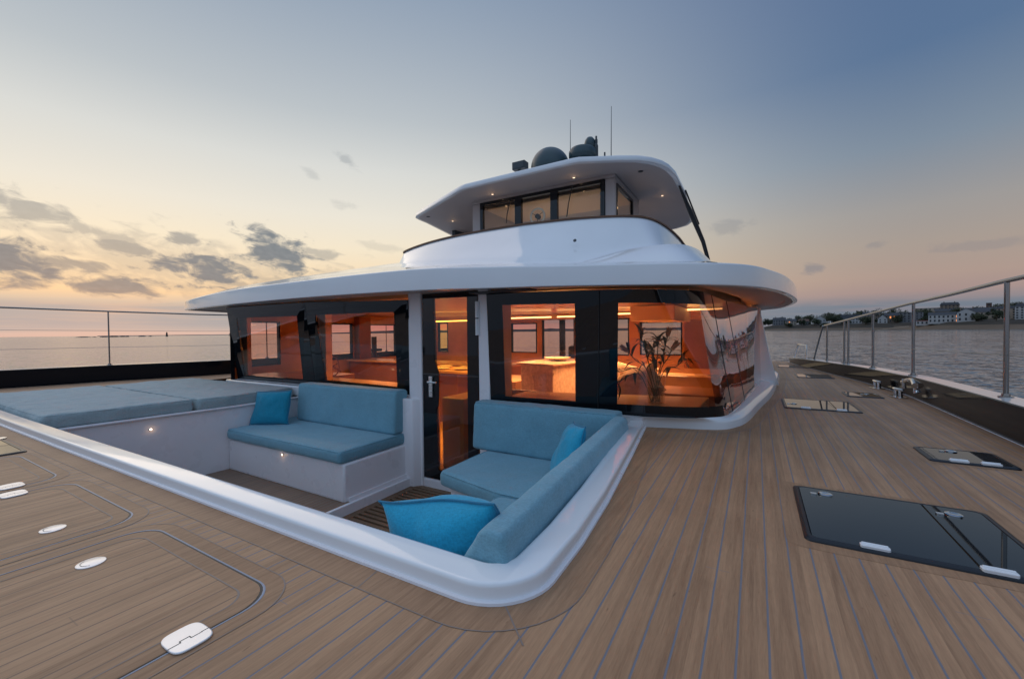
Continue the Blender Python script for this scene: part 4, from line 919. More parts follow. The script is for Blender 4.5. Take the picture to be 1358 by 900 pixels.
# ---- flush locker lids in the foredeck
def lid(x0,x1,y0,y1,label,handles=(),hng=()):
    e = empty('locker_lid', (0,0,0), Yt); e['label'] = label
    r = .115
    m = MB(); m.rings([lift(rrect(x0-.058,x1+.058,y0-.058,y1+.058,r+.05,8),.0009), lift(rrect(x0,x1,y0,y1,r,8),.0009)]); m.build('surround_board', M_teakp, e)
    m = MB(); m.rings([lift(rrect(x0-.0605,x1+.0605,y0-.0605,y1+.0605,r+.05,8),.0016), lift(rrect(x0-.057,x1+.057,y0-.057,y1+.057,r+.05,8),.0016)]); m.build('caulking_seam', M_caulkf, e)
    # groove ring: pale edge then dark gap
    m = MB(); m.rings([lift(rrect(x0-.004,x1+.004,y0-.004,y1+.004,r,8),.0016), lift(rrect(x0,x1,y0,y1,r,8),.0024), lift(rrect(x0+.0015,x1-.0015,y0+.0015,y1-.0015,r,8),.0016)]); m.build('groove_edge', bsdf('groove_grey_edge', (.20,.26,.36), .35), e, smooth=True)
    m = MB(); m.rings([lift(rrect(x0+.0015,x1-.0015,y0+.0015,y1-.0015,r,8),.0012), lift(rrect(x0+.008,x1-.008,y0+.008,y1-.008,r,8),.0012)]); m.build('groove', M_rub, e)
    m = MB(); m.rings([lift(rrect(x0+.008,x1-.008,y0+.008,y1-.008,r,8),.0018), lift(rrect(x0+.062,x1-.062,y0+.062,y1-.062,r-.04,8),.0018)]); m.build('lid_border', M_teakp, e)
    m = MB(); m.add(lift(rrect(x0+.061,x1-.061,y0+.061,y1-.061,r-.04,8),.0014), [tuple(range(36))]); m.build('lid_panel', M_teakl, e)
    m = MB(); m.rings([lift(rrect(x0+.060,x1-.060,y0+.060,y1-.060,r-.04,8),.0024), lift(rrect(x0+.065,x1-.065,y0+.065,y1-.065,r-.04,8),.0024)]); m.build('caulking_seam', M_caulkf, e)
    for x,y_ in handles:
        m = MB(); m.lathe([(.042,.001),(.042,.004),(.039,.0055),(.001,.006)], (x,y_,0), 32); h_ = m.build('lift_handle', M_whiteplate, e, smooth=True)
        m = MB(); m.rings([lift([(x+.030*math.cos(t),y_+.030*math.sin(t)) for t in [R(200)+R(140)*k/12 for k in range(13)]],.0066), lift([(x+.028*math.cos(t),y_+.028*math.sin(t)) for t in [R(200)+R(140)*k/12 for k in range(13)]],.0066)], closed=False); m.build('ring_slot', M_grey, h_)
    for x,y_,sx in hng:
        a, b_ = .058, .050
        out = []
        for k in range(40):
            t = 2*math.pi*k/40; cc, ss = math.cos(t), math.sin(t)
            out.append((x-sx*.0+a*math.copysign(abs(cc)**.55,cc), y_+b_*math.copysign(abs(ss)**.55,ss)))
        m = MB(); m.prism(out, .001, .0075); h_ = m.build('hinge_plate', M_whiteplate, e, bevel=.003)
        m = MB(); pts = [(x+.012,y_-.052),(x+.012,y_-.02),(x+.004,y_-.02),(x+.004,y_+.004),(x+.014,y_+.004),(x+.014,y_+.03),(x+.012,y_+.03),(x+.012,y_+.052)]
        q = offset(pts, .0012); q2 = offset(pts, -.0012); m.rings([lift(q,.0080), lift(q2,.0080)], closed=False); m.build('hinge_seam', M_rub, h_)
    return e
lid(-2.33,-1.36,-.45,.785,'teak locker lid nearest the camera with an oval handle and a hinge plate',((-2.15,.54),),((-1.375,.535,1),))
lid(-3.46,-2.485,-.45,.795,'middle teak locker lid',((-2.68,.555),),((-3.46,.575,1),))
lid(-4.60,-3.62,-.45,.79,'third teak locker lid partly cut by the left edge',((-3.85,.40),),((-3.655,.60,1),))
m = MB(); m.lathe([(.05,.003),(.05,.009),(.001,.011)], (-5.45,.83,0), 24); m.build('deck_filler', M_steel2, Yt, smooth=True)

# ---- cleats
def cleat(x,y,rz,label):
    e = empty('mooring_cleat', (x,y,0), Yt); e.rotation_euler = (0,0,rz); e['label'] = label
    m = MB(); m.prism(rrect(-.06,.06,-.12,.12,.04), .002,.012); m.build('base_plate', M_steel, e, bevel=.003)
    for dy in (-.05,.05):
        m = MB(); m.tube([(0,dy,.01),(0,dy,.10)], [.024,.020], 12); m.build('post', M_steel, e, smooth=True)
    m = MB(); m.tube([(0,-.11,.100),(0,-.08,.097),(0,0,.095),(0,.08,.097),(0,.11,.100)], [.010,.018,.020,.018,.010], 12); m.build('horn', M_steel, e, smooth=True)
cleat(1.49,6.75,R(12),'nearer polished mooring cleat'); cleat(1.46,7.62,R(12),'farther polished mooring cleat')
m = MB(); m.tube([(1.60,6.55,.17),(1.62,6.7,.21),(1.64,6.95,.20),(1.62,7.1,.15)], .035, 12); m.tube([(1.62,6.6,.08),(1.63,6.65,.2)], .03, 10); m.tube([(1.62,7.05,.08),(1.62,7.05,.2)], .03, 10); m.build('fairlead', M_steel, Yt, smooth=True)

# ================================================================== INTERIOR
m = MB(); m.prism([(-8.8,3.9),(-5.6,3.82),(-3.3,3.82),(-2.4,3.82),(-.9,3.95),(-.3,4.2),(-.15,5),(-.1,7),(-.1,9.5),(-8.8,9.5)], -.86, -.80); m.build('saloon_floor', M_floorin, Yt)
m = MB(); m.prism([(-8.8,4.5),(-7.6,3.62),(-2.4,3.62),(-1.4,3.64),(-.72,3.70),(-.50,3.85),(-.42,4.2),(-.38,5),(-.15,7),(-.1,9.5),(-8.8,9.5)], [1.30,1.29,1.245,1.235,1.20,1.19,1.19,1.18,1.18,1.2,1.3], 1.345); m.build('saloon_ceiling', M_wood, Yt)
# aft bulkhead with window openings
def wall_holes(axis, c, th, a0, a1, z0, z1, holes, mat, name):
    """wall in plane axis=c; holes (a0,a1,z0,z1) sorted"""
    m = MB()
    def bx(p0,p1,q0,q1):
        if p1-p0 < 1e-4 or q1-q0 < 1e-4: return
        if axis == 'Y': m.box(p0,p1,c,c+th,q0,q1)
        else: m.box(c,c+th,p0,p1,q0,q1)
    cur = a0
    for h0,h1,hz0,hz1 in holes:
        bx(cur,h0,z0,z1); bx(h0,h1,z0,hz0); bx(h0,h1,hz1,z1); cur = h1
    bx(cur,a1,z0,z1)
    w = m.build(name, mat, Yt)
    for h0,h1,hz0,hz1 in holes:
        f = MB()
        for r_ in ((h0,h0+.025,hz0,hz1),(h1-.025,h1,hz0,hz1),(h0+.025,h1-.025,hz0,hz0+.025),(h0+.025,h1-.025,hz1-.025,hz1)):
            if axis == 'Y': f.box(r_[0],r_[1],c-.012,c+th+.012,r_[2],r_[3])
            else: f.box(c-.012,c+th+.012,r_[0],r_[1],r_[2],r_[3])
        fo = f.build('window_frame', M_black, w)
        p = MB()
        if axis == 'Y': p.add([(h0,c+th/2,hz0),(h1,c+th/2,hz0),(h1,c+th/2,hz1),(h0,c+th/2,hz1)], [(0,1,2,3)])
        else: p.add([(c+th/2,h0,hz0),(c+th/2,h1,hz0),(c+th/2,h1,hz1),(c+th/2,h0,hz1)], [(0,1,2,3)])
        p.build('pane', M_winfar, fo)
wall_holes('Y', 9.5, .06, -8.85, .0, -.86, 1.3, [(-8.05,-7.68,.28,1.12),(-5.57,-4.81,.30,1.06),(-4.66,-3.79,.10,1.15),(-2.95,-2.48,.28,1.12),(-2.24,-1.36,.30,1.03),(-1.30,-.86,.28,1.0)], M_wood, 'aft_bulkhead')
wall_holes('X', -8.86, .06, 4.5, 9.5, -.86, 1.3, [(4.60,5.23,.20,1.11),(6.42,7.09,.21,1.09),(7.57,8.57,.20,1.08)], M_wood, 'port_wall')
# mullions and deck gear seen through the aft windows
m = MB(); m.box(-4.22,-4.10,9.56,9.66,.1,1.15); m.build('aft_mullion', M_black, Yt)
m = MB()
for k in range(9): m.tube([(-4.65+k*.06,11.6,-.3),(-4.65+k*.06,11.6,.42)], .010, 6)
m.tube([(-4.7,11.6,.43),(-4.1,11.6,.43)], .014, 6); m.build('aft_gate', M_steel, Yt)
m = MB(); m.box(-4.35,-3.75,10.4,10.9,.0,.45); m.build('aft_seat_box', M_grey, Yt, bevel=.05)
m = MB(); m.tube([(-9.05,8.0,.2),(-9.05,8.0,.75)], .07, 10); m.tube([(-9.05,7.75,.38),(-9.05,8.25,.38)], .04, 8); m.build('deck_davit', M_rub, Yt)
m = MB(); m.box(-9.6,-.2,9.56,12.95,-.6,-.03); m.build('aft_deck', M_gelmat, Yt)
# head-liner coves and LED strips
m = MB(); m.box(-5.6,-.6,8.9,9.45,1.13,1.24); m.build('ceiling_cove', M_wood, Yt, bevel=.01)
for x0,x1,y_ in ((-5.9,-4.0,8.6),(-3.85,-2.9,8.6),(-2.75,-1.55,8.0),(-.95,-.45,7.2)):
    m = MB(); m.box(x0,x1,y_,y_+.03,1.155,1.18); m.build('led_strip', M_led, Yt)
m = MB(); m.box(-8.0,-6.6,9.0,9.03,1.14,1.165); m.build('led_strip', M_led, Yt)
m = MB(); m.box(-1.55,-.95,6.0,7.6,.98,1.19); m.build('ceiling_duct', M_cream, Yt, bevel=.01)
# door-side pillar drapes
m = MB(); m.box(-2.34,-2.285,3.66,3.90,.10,1.22); m.build('window_jamb', M_wood, Yt)
m = MB(); m.prism([(-7.6,3.80),(-7.25,3.76),(-7.40,3.90),(-7.6,3.95)], .17, 1.25); m.build('window_jamb', M_wood, Yt)
m = MB(); m.prism([(-5.50,3.76),(-5.20,3.74),(-5.28,3.90),(-5.5,3.92)], .17, 1.22); m.build('window_jamb', M_wood, Yt)
m = MB(); m.box(-8.78,-8.6,7.14,7.5,-.8,1.25); m.build('interior_pillar', M_woodd, Yt)
# dash ledges behind the front glass
m = MB(); m.prism([(-7.5,3.80),(-3.5,3.79),(-3.5,4.15),(-7.5,4.35)], -.8, .165); m.build('dash_ledge', M_wood, Yt, bevel=.01)
m = MB(); m.prism([(-2.34,3.80),(-1.3,3.84),(-.75,3.92),(-.45,4.1),(-.42,4.75),(-2.34,4.30)], -.8, .15); m.build('dash_ledge', M_wood, Yt, bevel=.01)
# long low console on the left, dark below a bright ledge
m = MB(); m.box(-8.7,-4.1,6.9,7.5,-.8,.16); m.build('low_cabinet', M_woodd, Yt, bevel=.01)
m = MB(); m.box(-8.72,-4.05,6.85,7.52,.165,.20); m.build('cabinet_top', M_wood, Yt, bevel=.006)
m = MB(); m.box(-8.6,-6.9,5.0,5.6,-.8,.05); m.build('helm_cabinet', M_woodd, Yt, bevel=.01)
c = Vector((-6.15,4.55,.30)); sw = MB(); rr = []
for k in range(28):
    a = 2*math.pi*k/28; ctr = Vector((math.cos(a)*.16,0,math.sin(a)*.16)); er = ctr.normalized()
    rr.append([tuple(c+ctr+er*math.cos(q)*.010+Vector((0,1,0))*math.sin(q)*.010) for q in [2*math.pi*j/6 for j in range(6)]])
rr.append(rr[0]); sw.rings(rr, True)
for a in (.4,2.5,4.6): sw.tube([c, c+Vector((math.cos(a)*.16,0,math.sin(a)*.16))], .007, 6)
sw.tube([c, c+Vector((0,.15,-.1))], .02, 8); sw.build('helm_wheel', M_woodd, Yt, smooth=True)
# island counter in speckled stone
m = MB(); m.prism([(-2.98,5.35),(-2.40,5.20),(-2.25,6.4),(-2.95,6.4)], -.8, .37); m.build('island_counter', M_stone, Yt, bevel=.01)
m = MB(); m.prism([(-3.03,5.30),(-2.36,5.14),(-2.20,6.45),(-3.00,6.45)], .372, .40); m.build('counter_top', M_stone, Yt, bevel=.006)
m = MB(); m.lathe([(.02,0),(.14,.02),(.20,.045),(.205,.05)], (-2.62,5.85,.402), 24); m.build('serving_dish', M_cream, Yt, smooth=True)
m = MB(); m.box(-3.7,-3.1,5.4,6.3,-.8,.10); m.build('galley_unit', M_wood, Yt, bevel=.01)
m = MB(); m.box(-3.02,-2.30,4.55,4.60,-.8,.12); m.box(-3.30,-2.98,3.95,4.9,-.8,.06); m.build('entry_cabinet', M_woodd, Yt, bevel=.008)
m = MB(); m.box(-2.93,-2.72,4.0,4.62,-.1,-.02); m.build('drawer_front', M_wood, Yt)
# right cabinets, table
m = MB(); m.box(-1.05,-.45,7.55,8.1,.20,1.02); m.build('wall_cabinet', M_woodd, Yt, bevel=.008)
m = MB(); m.box(-2.4,-.3,7.0,7.5,-.8,.12); m.build('sideboard', M_wood, Yt, bevel=.008)
m = MB(); m.prism([(-1.75,4.95),(-.62,4.95),(-.5,6.2),(-1.75,6.2)], -.8, .02); m.build('sofa_frame', M_wood, Yt, bevel=.01)
m = MB(); m.box(-2.55,-1.75,6.25,6.4,-.8,.26); m.build('sofa_back_panel', M_woodd, Yt, bevel=.008)
m = MB(); m.box(-1.12,-.28,4.9,5.6,.02,.14); m.build('side_counter', M_woodd, Yt, bevel=.008)

# lamps (warm interior light)
def area(name, loc, sx, sy, e, col=(1,.60,.27), rot=(0,0,0)):
    l = bpy.data.lights.new(name, 'AREA'); l.shape = 'RECTANGLE'; l.size = sx; l.size_y = sy; l.energy = e; l.color = col; l.spread = R(115)
    o = bpy.data.objects.new(name, l); COL.objects.link(o); o.location = loc; o.rotation_euler = rot; o.parent = Yt
area('cove_fill_lamp', (-6.3,6.1,1.20), 3.4, .25, 40); area('cove_fill_lamp', (-6.2,8.2,1.20), 3.4, .25, 42)
area('cove_fill_lamp', (-3.2,5.5,1.20), 1.6, .25, 42); area('cove_fill_lamp', (-3.0,8.2,1.20), 2.6, .25, 62)
area('cove_fill_lamp', (-1.7,5.6,1.16), .9, .25, 40); area('cove_fill_lamp', (-1.6,7.8,1.16), 1.2, .25, 54)
area('cove_fill_lamp', (-4.3,4.6,1.20), 1.0, .2, 22)  # added fill light, brightens the saloon seen behind the amber door
area('wheelhouse_lamp', (-3.8,8.4,3.58), 1.6, .3, 16, (1,.78,.52))
def pt(name, loc, e, r=.02, col=(1,.62,.32)):
    l = bpy.data.lights.new(name, 'POINT'); l.energy = e; l.color = col; l.shadow_soft_size = r
    o = bpy.data.objects.new(name, l); COL.objects.link(o); o.location = loc; o.parent = Yt
for x,y_ in ((-2.94,7.33),(-4.74,7.32),(-6.75,8.6),(-1.73,9.38)): pt('downlight_glow', (x,y_,3.60), .12)
pt('courtesy_glow', (-5.66,1.93,-.175), .03); pt('courtesy_glow', (-4.47,2.62,-.475), .03)

# ================================================================== LOOSE THINGS
def cushion(name, poly, z0, z1, mat, label, cat, group=None, r=.035, puff=.012, wr=.004, seed=1, topshift=None, loc=None):
    """upholstered block: polygon plan with rounded edges, slightly domed, faintly wrinkled. topshift=(dx,dy) slants the top."""
    P = [Vector((p[0],p[1],0)) for p in poly]; c = sum(P, Vector())/len(P)
    bm = bmesh.new()
    m = MB(); m.prism([(p.x-c.x,p.y-c.y) for p in P], 0, z1-z0)
    me = bpy.data.meshes.new(name); me.from_pydata(m.v, [], m.f); bm.from_mesh(me)
    if topshift:
        for v in bm.verts:
            if v.co.z > .01: v.co.x += topshift[0]; v.co.y += topshift[1]
    bmesh.ops.recalc_face_normals(bm, faces=bm.faces)
    bmesh.ops.bevel(bm, geom=list(bm.edges), offset=r, segments=3, profile=.6, affect='EDGES')
    bmesh.ops.triangulate(bm, faces=[f for f in bm.faces if len(f.verts) > 4])
    bm.to_mesh(me); bm.free(); me.materials.append(mat)
    o = bpy.data.objects.new(name, me); COL.objects.link(o); o.location = (c.x,c.y,z0)
    rm = o.modifiers.new('r', 'REMESH'); rm.mode = 'VOXEL'; rm.voxel_size = .017; rm.use_smooth_shade = True
    sm = o.modifiers.new('s', 'SMOOTH'); sm.factor = .6; sm.iterations = 6
    tx = bpy.data.textures.new(name+'_wr', 'CLOUDS'); tx.noise_scale = .16; tx.noise_depth = 3
    dm_ = o.modifiers.new('d', 'DISPLACE'); dm_.texture = tx; dm_.strength = wr*3; dm_.mid_level = .5; dm_.texture_coords = 'GLOBAL'
    for p in me.polygons: p.use_smooth = True
    # sewn piping along the upper seam
    q = offset([(p.x-c.x,p.y-c.y) for p in P], r*.30, closed=True); q = [(a[0]+(topshift[0] if topshift else 0), a[1]+(topshift[1] if topshift else 0), z1-z0-r*.30) for a in q]
    cut = []
    for i in range(len(q)):
        a = Vector(q[i]); b_ = Vector(q[(i+1) % len(q)]); L_ = (b_-a).length; nn = (b_-a)/L_
        for t in (r*.9, L_*.25, L_*.5, L_*.75, L_-r*.9): cut.append(tuple(a+nn*t+Vector((0,0,.0012*math.sin(t*17)))))
    pm_ = MB(); pm_.tube(cut+[cut[0]], .0042, 6, caps=False); pm_.build('piping', mat, o, smooth=True)
    return tag(o, label, cat, group)
cushion('seat_cushion', [(-5.58,2.62),(-3.47,2.62),(-3.47,3.60),(-5.56,3.60)], -.425, -.295, M_fab, 'long blue-green seat cushion on the left bench', 'cushion')
cushion('back_cushion', [(-5.30,3.34),(-3.485,3.34),(-3.485,3.545),(-5.30,3.545)], -.30, .195, M_fab, 'blue-green backrest cushion standing below the left saloon windows', 'cushion', topshift=(0,.035))
cushion('seat_cushion', [(-2.27,2.66),(-1.60,2.50),(-.90,2.50),(-.92,3.56),(-2.27,3.56)], -.425, -.295, M_fab, 'square blue-green seat cushion beside the door', 'cushion')
cushion('seat_cushion', [(-1.58,1.24),(-.80,1.24),(-.885,2.485),(-1.58,2.485)], -.425, -.300, M_fab, 'blue-green seat cushion partly hidden under the front pillow', 'cushion')
cushion('back_cushion', [(-2.42,3.33),(-.98,3.33),(-.98,3.545),(-2.42,3.545)], -.30, .165, M_fab, 'blue-green backrest cushion below the right saloon window', 'cushion', topshift=(0,.03))
# long side backrest: slanted face towards the seat
def side_back():
    n = 26; rings = []
    for i in range(n+1):
        t = i/n; y = 1.19+(3.36-1.19)*t
        xo = -.735-.155*t; zb = -.02
        zt = .155
        wtop = .115; wbot = .225
        ring = [(xo+.004,y,zb),(xo+.010,y,.05),(xo+.0,y,zt-.015),(xo-.02,y,zt),(xo-wtop+.02,y,zt+.004),(xo-wtop,y,zt-.012),(xo-(wtop+wbot)*.52,y,.045),(xo-wbot,y,zb),(xo-wbot+.01,y,-.28),(xo-.03,y,-.28)]
        rings.append(ring)
    # shear the near end so that the seat-side corner is set back
    m = MB(); m.rings(rings, True, (True, True))
    o = m.build('back_cushion', M_fab, None, weld=False)
    b = o.modifiers.new('b','BEVEL'); b.width = .02; b.segments = 3; b.limit_method='ANGLE'; b.angle_limit = R(40)
    rm = o.modifiers.new('r', 'REMESH'); rm.mode = 'VOXEL'; rm.voxel_size = .011; rm.use_smooth_shade = True
    sm = o.modifiers.new('s', 'SMOOTH'); sm.factor = .6; sm.iterations = 5
    tx = bpy.data.textures.new('sb', 'CLOUDS'); tx.noise_scale = .14; tx.noise_depth = 3
    d = o.modifiers.new('d', 'DISPLACE'); d.texture = tx; d.strength = .010; d.mid_level = .5; d.texture_coords = 'GLOBAL'
    tag(o, 'long blue-green backrest cushion leaning along the right coaming', 'cushion')
side_back()
cushion('sunpad', [(-8.80,1.14),(-5.80,1.14),(-5.66,2.33),(-8.62,2.33)], -.045, .105, M_fabpad, 'pale blue sunpad nearest the bow coaming', 'sunpad', r=.04, wr=.010)
cushion('sunpad', [(-8.62,2.36),(-5.655,2.36),(-5.60,2.64),(-5.62,3.53),(-8.62,3.53)], -.045, .100, M_fabpad, 'pale blue sunpad under the leftmost saloon window', 'sunpad', r=.04, wr=.010)

def pillow(mat, w, h, t, loc, rot, label, seed, pipe=True, sag=.06, name='throw_pillow'):
    rnd = random.Random(seed); N_ = 22; vs = []; bm = bmesh.new(); top = {}; bot = {}
    ph = rnd.uniform(0, 9)
    for j in range(N_+1):
        for i in range(N_+1):
            u = i/N_*2-1; v = j/N_*2-1
            # pinched corners: edges bow inwards
            px_ = u*(1-.09*(1-v*v)*(-1)*-1*0-.05*(1-abs(v)**2)*abs(u)**3)*w/2
            py_ = v*(1-.05*(1-abs(u)**2)*abs(v)**3)*h/2
            prof_ = max(0, (1-abs(u)**2.4))**.55*max(0, (1-abs(v)**2.4))**.55
            f = noise.noise(Vector((u*1.6+ph, v*1.6, seed)))
            crease = .20*abs(noise.noise(Vector((u*2.6+ph, v*2.6, seed+4))))
            zz = t/2*prof_*(1+.22*f-crease)
            wav = .018*math.sin(u*3.1+ph)*abs(v)**2+.014*math.sin(v*3.7+ph*2)*abs(u)**2 + sag*(u*v)*.25
            edge = (i in (0,N_) or j in (0,N_))
            a = bm.verts.new((px_, py_, wav+(0 if edge else zz))); top[i,j] = a
            bot[i,j] = a if edge else bm.verts.new((px_, py_, wav-zz*.85))
    for j in range(N_):
        for i in range(N_):
            bm.faces.new((top[i,j],top[i+1,j],top[i+1,j+1],top[i,j+1]))
            try: bm.faces.new((bot[i,j+1],bot[i+1,j+1],bot[i+1,j],bot[i,j]))
            except ValueError: pass
    border = [top[i,0].co.copy() for i in range(N_)]+[top[N_,j].co.copy() for j in range(N_)]+[top[i,N_].co.copy() for i in range(N_,0,-1)]+[top[0,j].co.copy() for j in range(N_,0,-1)]
    me = bpy.data.meshes.new(name); bmesh.ops.recalc_face_normals(bm, faces=bm.faces); bm.to_mesh(me); bm.free(); me.materials.append(mat)
    for p in me.polygons: p.use_smooth = True
    o = bpy.data.objects.new(name, me); COL.objects.link(o); o.location = loc; o.rotation_euler = rot
    s = o.modifiers.new('s','SUBSURF'); s.levels = 1; s.render_levels = 1
    tag(o, label, 'pillow')
    if pipe:
        m = MB(); m.tube(border+[border[0]], .0045, 6, caps=False); m.build('piping', M_pipe, o, smooth=True)
    return o
def frame_rot(xa, ya):
    """euler for local x axis along xa, y roughly along ya"""
    x = Vector(xa).normalized(); z = x.cross(Vector(ya)).normalized(); y = z.cross(x)
    return Matrix((x, y, z)).transposed().to_euler()
# left bench pillow: leaning in the corner
pillow(M_pil2, .50, .44, .17, (-5.37,3.06,-.095), frame_rot((.88,.42,.03),(-.12,.30,.95)), 'dark turquoise pillow leaning at the left end of the left bench', 3)
# corner pillow on the right bench
pillow(M_pil, .50, .46, .18, (-1.22,2.92,-.07), frame_rot((.55,-.80,.12),(.25,.30,.92)), 'turquoise pillow wedged in the corner of the right bench', 8)
# front pillow
pillow(M_pil, .58, .48, .30, (-1.12,1.40,-.06), frame_rot((.955,.12,.16),(-.08,-.36,.88)), 'bright turquoise pillow slumped against the front coaming', 12)

# interior loose things
pillow(M_cushin, .50, .40, .20, (-1.62,4.95,.18), frame_rot((.9,.3,.25),(-.2,.5,.8)), 'beige sofa pillow at the lower left of the curved window', 21, pipe=False, name='sofa_pillow')
pillow(M_cushin2, .60, .42, .22, (-1.22,4.95,.20), frame_rot((.85,.2,.42),(-.3,.5,.7)), 'large tan sofa pillow behind the vase', 22, pipe=False, name='sofa_pillow')
pillow(M_cushin, .42, .34, .16, (-1.50,5.25,.30), frame_rot((.8,.3,-.2),(0,.6,.7)), 'small beige sofa pillow on top of the others', 23, pipe=False, name='sofa_pillow')

# vase with lilies
vz = .155
vb = empty('glass_vase', (-.83,4.14,vz)); tag(vb, 'clear glass vase standing inside the curved windscreen', 'vase')
m = MB(); m.lathe([(.074,.001),(.080,.02),(.084,.12),(.094,.24),(.106,.31)], (0,0,0), 28, caps=(True, False)); m.build('vessel', M_vase, vb, smooth=True)
m = MB(); m.lathe([(.064,.004),(.070,.10),(.074,.15)], (0,0,0), 24, caps=(True, True)); m.build('water', glass('vase_water', (.85,.85,.78), f0=.03), vb, smooth=True)
lb = empty('lily_bouquet', (-.83,4.14,vz+.01)); tag(lb, 'bouquet of pale lilies with dark leaves in the glass vase', 'bouquet')
def leafmesh(mb, base, d, L_, w, curl):
    d = Vector(d).normalized(); s = d.cross(Vector((0,0,1)));
    s = s.normalized() if s.length > .05 else Vector((1,0,0)); up = s.cross(d)
    vs = []; n = 6; sg = .25
    for k in range(n+1):
        t = k/n; c = Vector(base)+d*L_*t+up*(-curl*t*t*L_)+up*.02*math.sin(t*3)
        ww = w*math.sin(math.pi*min(.98, t*.9+.08))
        vs += [c-s*ww+up*ww*sg, c, c+s*ww+up*ww*sg]
    fs = []
    for k in range(n): a = k*3; fs += [(a,a+1,a+4,a+3),(a+1,a+2,a+5,a+4)]
    mb.add(vs, fs)
def lily_flower(c, d, s, closed=False, mat=None):
    m = MB(); d = Vector(d).normalized(); a = d.orthogonal().normalized(); b_ = d.cross(a)
    for k in range(6):
        th = k*math.pi/3+(.2 if k % 2 else 0); rad = a*math.cos(th)+b_*math.sin(th)
        pd = (d*(1.0 if closed else .62)+rad*(.12 if closed else .78)).normalized()
        tn = d.cross(rad).normalized(); vs = []; n = 6
        for q in range(n+1):
            t = q/n; cc = Vector(c)+pd*s*t - (Vector((0,0,0)) if closed else d*s*.45*t*t) + rad*(.015)
            ww = s*(.10 if closed else .17)*math.sin(math.pi*min(.97, t*.85+.12))
            vs += [cc-tn*ww+d*ww*.3, cc, cc+tn*ww+d*ww*.3]
        fs = []
        for q in range(n): z_ = q*3; fs += [(z_,z_+1,z_+4,z_+3),(z_+1,z_+2,z_+5,z_+4)]
        m.add(vs, fs)
    m.build('lily_bud' if closed else 'lily_flower', mat or M_petal, lb, smooth=True)
rnd = random.Random(5)
stems = [((-.50,.10,.30),(-.52,.05,.20)),((-.16,.05,.66),(0,0,1)),((.02,.02,.58),(.2,-.2,.9)),((.14,.03,.50),(.5,-.2,.6)),((.24,.02,.40),(.9,0,.4)),((-.04,.06,.50),(-.3,-.5,.5)),((-.27,.05,.47),(-.7,-.2,.5)),((-.52,.06,.16),(-.6,-.3,-.5)),((.10,.05,.62),(.2,-.2,.8))]
sm_ = MB(); lf = MB()
for i, (e, d) in enumerate(stems):
    e = Vector(e); st = Vector((rnd.uniform(-.04,.04), rnd.uniform(-.04,.04), .0)); md = Vector((e.x*.32, e.y*.4, .30 if e.z > .25 else .26)); m2 = e*.75+Vector((0,0,.04))
    pts = catmull([tuple(st), tuple(md), tuple(m2), tuple(e)], 5); sm_.tube(pts, .0045, 6)
    for k in range(5, len(pts)):
        if rnd.random() < .62:
            for _ in range(2 if k % 2 else 1):
                th = rnd.uniform(0, 6.28); t = (Vector(pts[k])-Vector(pts[k-1])).normalized()
                dd = t*.7+Vector((math.cos(th), math.sin(th)*.6, rnd.uniform(-.5,.5)))
                leafmesh(lf, pts[k], dd, rnd.uniform(.11,.20), rnd.uniform(.013,.021), rnd.uniform(.1,.6))
sm_.build('stems', M_stem, lb, smooth=True); lf.build('leaves', M_leaf, lb, smooth=True)
fl = [(0,.10,False),(1,.10,True),(2,.10,False),(3,.11,True),(4,.10,False),(5,.11,False),(6,.11,True),(7,.13,False),(8,.10,True)]
for i, s, cl in fl: lily_flower(stems[i][0], stems[i][1], s, cl, M_petal if i in (0,2,5,7,4) else M_petalp)

# ribbed clear vase near the stone counter
b = empty('ribbed_glass_vase', (-2.02,4.12,.155)); tag(b, 'wide ribbed clear glass vase in front of the stone counter', 'vase')
m = MB(); rings = []
for r_, z in ((.075,.0),(.085,.03),(.092,.12),(.105,.20),(.125,.235)):
    rings.append([((r_+(.005 if k % 2 else 0))*math.cos(math.pi*k/14),(r_+(.005 if k % 2 else 0))*math.sin(math.pi*k/14),z) for k in range(28)])
m.rings(rings, True, (True, False)); m.build('vessel', M_vase, b, smooth=True)
# red-brown tub chair by the counter
b = empty('dining_chair', (-1.98,4.95,-.8)); tag(b, 'red-brown upholstered chair at the end of the stone counter', 'chair'); b.rotation_euler = (0,0,R(-35))
m = MB(); m.box(-.22,.22,-.22,.22,.70,.78); m.build('seat', M_copper, b, bevel=.03)
m = MB(); m.add([(-.22,.18,.78),(.22,.18,.78),(.20,.30,1.20),(-.20,.30,1.20),(-.22,.24,.78),(.22,.24,.78),(.20,.35,1.19),(-.20,.35,1.19)], [(0,1,2,3),(4,7,6,5),(0,4,5,1),(1,5,6,2),(2,6,7,3),(3,7,4,0)]); m.build('backrest', M_copper, b, bevel=.02)
for sx in (-.18,.18):
    for sy in (-.18,.18):
        m = MB(); m.tube([(sx*1.15,sy*1.15,0),(sx,sy,.72)], .014, 8); m.build('leg', M_steel, b)
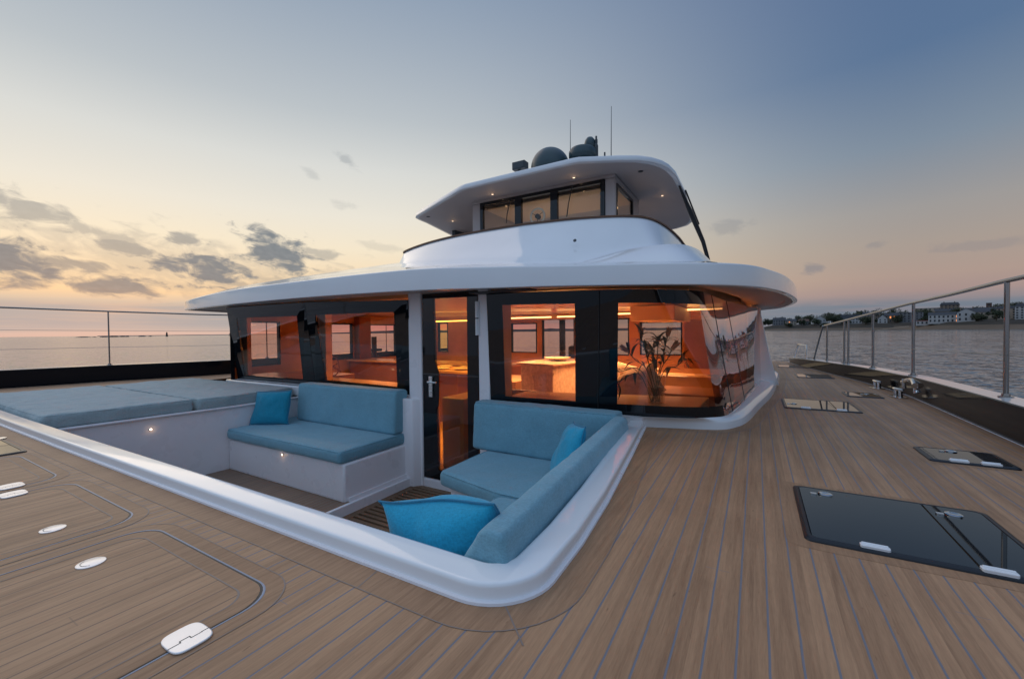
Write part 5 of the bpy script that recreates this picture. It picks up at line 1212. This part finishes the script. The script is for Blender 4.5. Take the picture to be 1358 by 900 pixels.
# set table seen through the door
b = empty('dining_table', (-5.0,6.2,-.8)); tag(b, 'dining table seen through the amber door', 'table')
m = MB(); m.prism(rrect(-.9,.9,-.45,.45,.08), .93, .97); m.build('tabletop', M_wood, b, bevel=.006)
m = MB(); m.box(-.35,.35,-.2,.2,0,.93); m.build('pedestal', M_woodd, b)
for i, (x, y_) in enumerate(((-5.5,6.05),(-5.0,6.0),(-4.6,6.05),(-5.25,6.4),(-4.75,6.42))):
    m = MB(); m.lathe([(.05,0),(.11,.008),(.14,.022),(.142,.026)], (0,0,0), 20); o = m.build('dinner_plate', M_cream, smooth=True); o.location = (x,y_,.172)
    tag(o, 'cream dinner plate laid on the table behind the door', 'plate', 'plates on the dining table')
b = empty('fruit_bowl', (-1.55,7.25,.122)); tag(b, 'bowl with a few red and yellow fruits on the sideboard', 'bowl')
m = MB(); m.lathe([(.05,0),(.12,.04),(.15,.08),(.14,.08),(.10,.045),(.02,.02)], (0,0,0), 20, caps=(True,True)); m.build('bowl', M_cream, b, smooth=True)
M_fr = bsdf('red_fruit', (.5,.06,.03), .4); M_fy = bsdf('yellow_fruit', (.6,.35,.05), .4)
for i, (x, y_) in enumerate(((-.05,0),(.05,.03),(0,-.06),(.03,.05))):
    m = MB(); m.lathe([(.002,-.035),(.025,-.025),(.036,0),(.025,.025),(.002,.035)], (x,y_,.10), 12); m.build('fruit', (M_fr, M_fy)[i % 2], b, smooth=True)

# ------------------------------------------------------------------ camera
cam = bpy.data.cameras.new('camera'); co_ = bpy.data.objects.new('camera', cam); COL.objects.link(co_); scene.camera = co_
F = 555.0; yaw = math.atan(324/F); pit = math.atan(10.5/F); rol = R(.62)
f = Vector((-math.sin(yaw)*math.cos(pit), math.cos(yaw)*math.cos(pit), -math.sin(pit))); r = Vector((math.cos(yaw), math.sin(yaw), 0)); u = r.cross(f)
r2 = r*math.cos(rol)-u*math.sin(rol); u2 = u*math.cos(rol)+r*math.sin(rol)
mt = Matrix((r2, u2, -f)).transposed().to_4x4(); mt.translation = Vector((0,0,.85)); co_.matrix_world = mt
cam.sensor_width = 36; cam.sensor_fit = 'HORIZONTAL'; cam.lens = F/1358*36; cam.clip_start = .05; cam.clip_end = 100000

scene.view_settings.view_transform = 'Standard'; scene.view_settings.look = 'None'; scene.view_settings.exposure = 0; scene.view_settings.gamma = 1
scene.cycles.max_bounces = 10; scene.cycles.transparent_max_bounces = 16; scene.cycles.glossy_bounces = 5; scene.cycles.diffuse_bounces = 4
scene.cycles.sample_clamp_indirect = 6; scene.cycles.caustics_reflective = False; scene.cycles.caustics_refractive = False
scene.cycles.use_denoising = True
